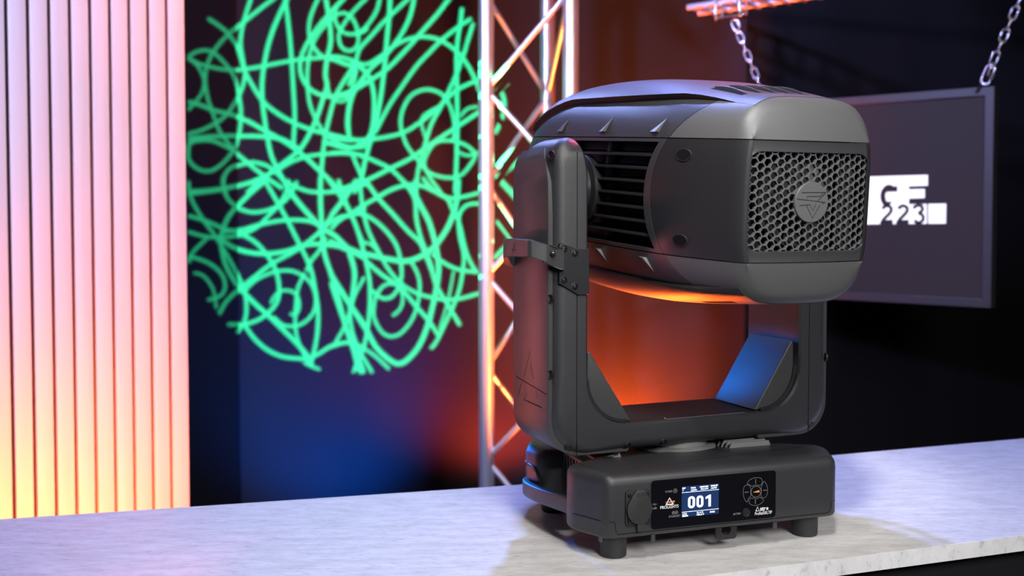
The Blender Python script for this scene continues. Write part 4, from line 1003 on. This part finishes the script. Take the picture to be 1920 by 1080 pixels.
st(C__, 12, [(30,185),(150,210),(250,252),(350,282),(430,330),(490,400),(530,470),(550,560),(540,640),(490,702),(430,742),(360,762),(275,765)])
st(C__, 11, [(30,270),(150,295),(230,300),(330,290),(430,245),(500,175),(550,122),(590,50),(600,-10)])
st(C__, 14, [(220,295),(300,350),(400,380),(500,385),(600,370),(680,342),(770,335),(900,352),(1010,395)])
st(C__, 12, [(250,272),(350,258),(450,230),(550,210),(640,206),(720,215),(790,248)])
st(C__, 10, [(68,435),(90,380),(165,305)])
st(C__, 11, [(40,402),(120,415),(190,447),(245,500),(262,560),(240,610),(170,635)])
st(C__, 9, [(95,490),(140,502),(180,545),(203,595),(215,680)])
st(C__, 12, [(230,710),(270,640),(350,565),(430,500),(510,440),(600,390),(680,342),(750,285),(800,235),(870,192),(940,178),(1010,140)])
st(C__, 10, [(360,592),(420,530),(500,490),(580,475),(640,485),(700,522),(735,575),(746,640),(732,700),(690,748),(640,771),(570,766),(520,722)])
st(C__, 9, [(505,650),(530,608),(570,582),(620,588),(650,620),(657,670),(640,708),(608,706)])
st(C__, 10, [(685,490),(650,570),(640,650),(635,740),(642,820),(670,900),(712,972)])
st(C__, 12, [(470,-10),(540,110),(590,200),(640,300),(690,400),(722,480),(742,580),(756,680),(756,780),(742,880),(720,965)])
st(C__, 14, [(770,-20),(770,100),(775,200),(780,300),(795,400),(830,500),(860,600),(882,690),(910,790),(940,880),(970,960),(990,1025)])
st(C__, 15, [(590,30),(650,110),(720,190),(780,250),(850,292),(920,360),(1010,410)])
st(C__, 11, [(600,10),(700,52),(800,58),(900,45),(1010,15)])
st(C__, 11, [(810,-10),(870,70),(920,150),(960,240),(1000,340)])
st(C__, 11, [(965,-10),(900,92),(840,170),(785,245)])
st(C__, 12, [(365,765),(420,840),(490,900),(570,935),(660,945),(705,945),(760,920),(840,872),(930,860),(1010,895)])
st(C__, 10, [(325,808),(362,758)])
st(C__, 9, [(680,965),(720,985),(768,1003)])
st(C__, 11, [(825,500),(880,590),(940,670),(1010,770)])
st(C__, 10, [(695,480),(720,425),(760,375),(800,300)])
st(C__, 10, [(1005,510),(955,600),(930,680),(900,770),(850,860)])
st(C__, 10, [(920,380),(948,480),(942,580),(925,700),(940,800),(970,900),(965,1010)])
st(D_, 10, [(0,180),(50,115),(110,30),(135,-10)])
st(D_, 12, [(40,-10),(75,100),(112,180),(150,280),(182,400),(206,520),(210,640),(200,760),(180,870),(150,960),(140,1010)])
st(D_, 12, [(185,-10),(250,85),(330,172),(410,262),(475,325),(505,390),(540,480),(565,560),(620,650),(690,768)])
st(D_, 11, [(0,255),(50,205),(110,175),(180,178),(250,220),(310,280),(352,345),(372,420),(378,500),(360,570),(320,618),(270,620),(220,580)])
st(D_, 12, [(110,172),(170,130),(240,90),(320,45),(400,20),(480,22),(550,52),(620,90),(645,140),(670,185)])
st(D_, 12, [(380,-10),(430,55),(452,110),(457,200),(480,300),(512,385),(545,480)])
st(D_, 16, [(458,-10),(450,60),(480,130),(520,205),(550,300),(570,400),(575,480),(560,590),(540,680),(520,760),(480,860),(430,930),(370,972),(310,948),(240,880),(190,790),(110,668),(60,590),(0,495)])
st(D_, 16, [(680,-10),(672,100),(650,185),(610,270),(550,350),(480,400),(400,425),(300,412),(200,390),(130,378),(60,350),(-10,318)])
st(D_, 11, [(665,170),(690,240),(712,340),(735,410),(775,485)])
st(D_, 11, [(800,120),(740,122),(700,150),(682,200),(690,300),(710,390),(705,470),(690,560),(660,650),(600,780),(560,860),(533,892)])
st(D_, 11, [(490,-20),(540,40),(590,75),(640,90),(720,80),(800,58)])
st(D_, 11, [(155,-10),(165,100),(190,230),(222,310),(270,400),(310,470),(370,540),(430,582),(500,610),(600,630),(690,625),(800,595)])
st(D_, 11, [(540,385),(600,432),(680,470),(790,485)])
st(D_, 9, [(170,325),(220,338),(265,395)])
st(D_, 12, [(190,425),(270,495),(370,565),(450,660),(520,740),(582,832)])
st(D_, 9, [(368,560),(385,620),(370,680),(330,716)])
st(D_, 10, [(245,605),(275,562),(320,543),(370,560)])
st(D_, 10, [(245,600),(232,650),(230,720),(262,790),(310,825),(370,812),(430,742),(462,660),(475,560),(462,490),(430,430)])
st(D_, 11, [(105,380),(130,480),(122,580),(103,690),(112,790),(135,900),(160,1010)])
st(D_, 10, [(-20,890),(80,860),(150,878),(220,918),(270,960),(312,1000)])
st(D_, 11, [(115,860),(170,935),(222,1020)])
st(D_, 11, [(0,540),(40,660),(78,770),(112,870),(145,1000)])
st(D_, 9, [(120,1020),(150,950),(180,1020)])
st(D_, 7, [(655,480),(625,640),(580,790)])
st(D_, 12, [(885,210),(960,305),(1000,360)])
st(D_, 12, [(885,-20),(985,90),(1010,130)])
st(D_, 12, [(870,410),(950,330)])
gz = (Vector((-0.68, WALL_Y, 1.62)) - GOBO_POS).normalized(); gx = gz.cross(Vector((0, 0, 1))).normalized(); gy = gx.cross(gz)
GD = 0.15; GW = 0.52
def gobo2(px, py):
    p = at(px, py, 4.238) - GOBO_POS
    return Vector((p.dot(gx), p.dot(gy)))*(GD/p.dot(gz))
def to_plate(px, py): return gobo2(px, py)
V2 = [Vector((-150, -500)), Vector((1600, -500)), Vector((1600, 1150)), Vector((-150, 1150))]; E2 = [(0, 1), (1, 2), (2, 3), (3, 0)]
BIN = 24; bins = {}
for pts, wd in S_:
    c_ = [Vector((p.x, p.y)) for p in crom([Vector((x, y, 0)) for x, y in pts], 4)]; wd *= GW
    side_a, side_b = [], []
    for i, p in enumerate(c_):
        t = (c_[min(i+1, len(c_)-1)] - c_[max(i-1, 0)]).normalized(); n_ = Vector((-t.y, t.x))*wd/2
        side_a.append(p + n_); side_b.append(p - n_)
    lp = side_a + side_b[::-1]; base_i = len(V2); V2 += lp
    E2 += [(base_i + i, base_i + (i+1) % len(lp)) for i in range(len(lp))]
    for p, q in zip(c_[:-1], c_[1:]):
        x0_, x1_ = sorted((p.x, q.x)); y0_, y1_ = sorted((p.y, q.y))
        for ix in range(int((x0_ - wd)//BIN), int((x1_ + wd)//BIN) + 1):
            for iy in range(int((y0_ - wd)//BIN), int((y1_ + wd)//BIN) + 1): bins.setdefault((ix, iy), []).append((p, q, wd/2))
def is_cut(m):
    for p, q, h in bins.get((int(m.x//BIN), int(m.y//BIN)), ()):
        d = q - p; L2 = d.length_squared
        if L2 < 1e-9: continue
        t = (m - p).dot(d)/L2
        if -0.02 <= t <= 1.02 and (p + d*t - m).length < h*1.0: return True
    return False
r2 = delaunay_2d_cdt(V2, E2, [], 0, 1e-3)
b = MB(); b.v = [GOBO_POS + gz*GD + gx*q.x + gy*q.y for q in (to_plate(v.x, v.y) for v in r2[0])]
for f in r2[2]:
    m = sum((r2[0][i] for i in f), Vector((0, 0)))/len(f)
    if not is_cut(m): b.f.append(list(f))
tag(b.build('gobo_plate', M['gap'], None, smooth=0), 'thin blackened gobo plate cut with scribble lines in front of the projector lamp', 'gobo')
# projector body round the lamp and its plate
b = MB(); rows = []
for d, s_ in ((-0.12, 0.080), (GD - 0.004, 0.080), (GD - 0.004, 0.074), (-0.11, 0.074)):
    rows.append([GOBO_POS + gz*d + (gx*math.cos(2*math.pi*k/24) + gy*math.sin(2*math.pi*k/24))*s_*1.05 for k in range(24)])
b.loft(rows); tag(b.build('gobo_projector', M['plastic'], None, smooth=40), 'black tube of the profile projector throwing the green pattern', 'projector')
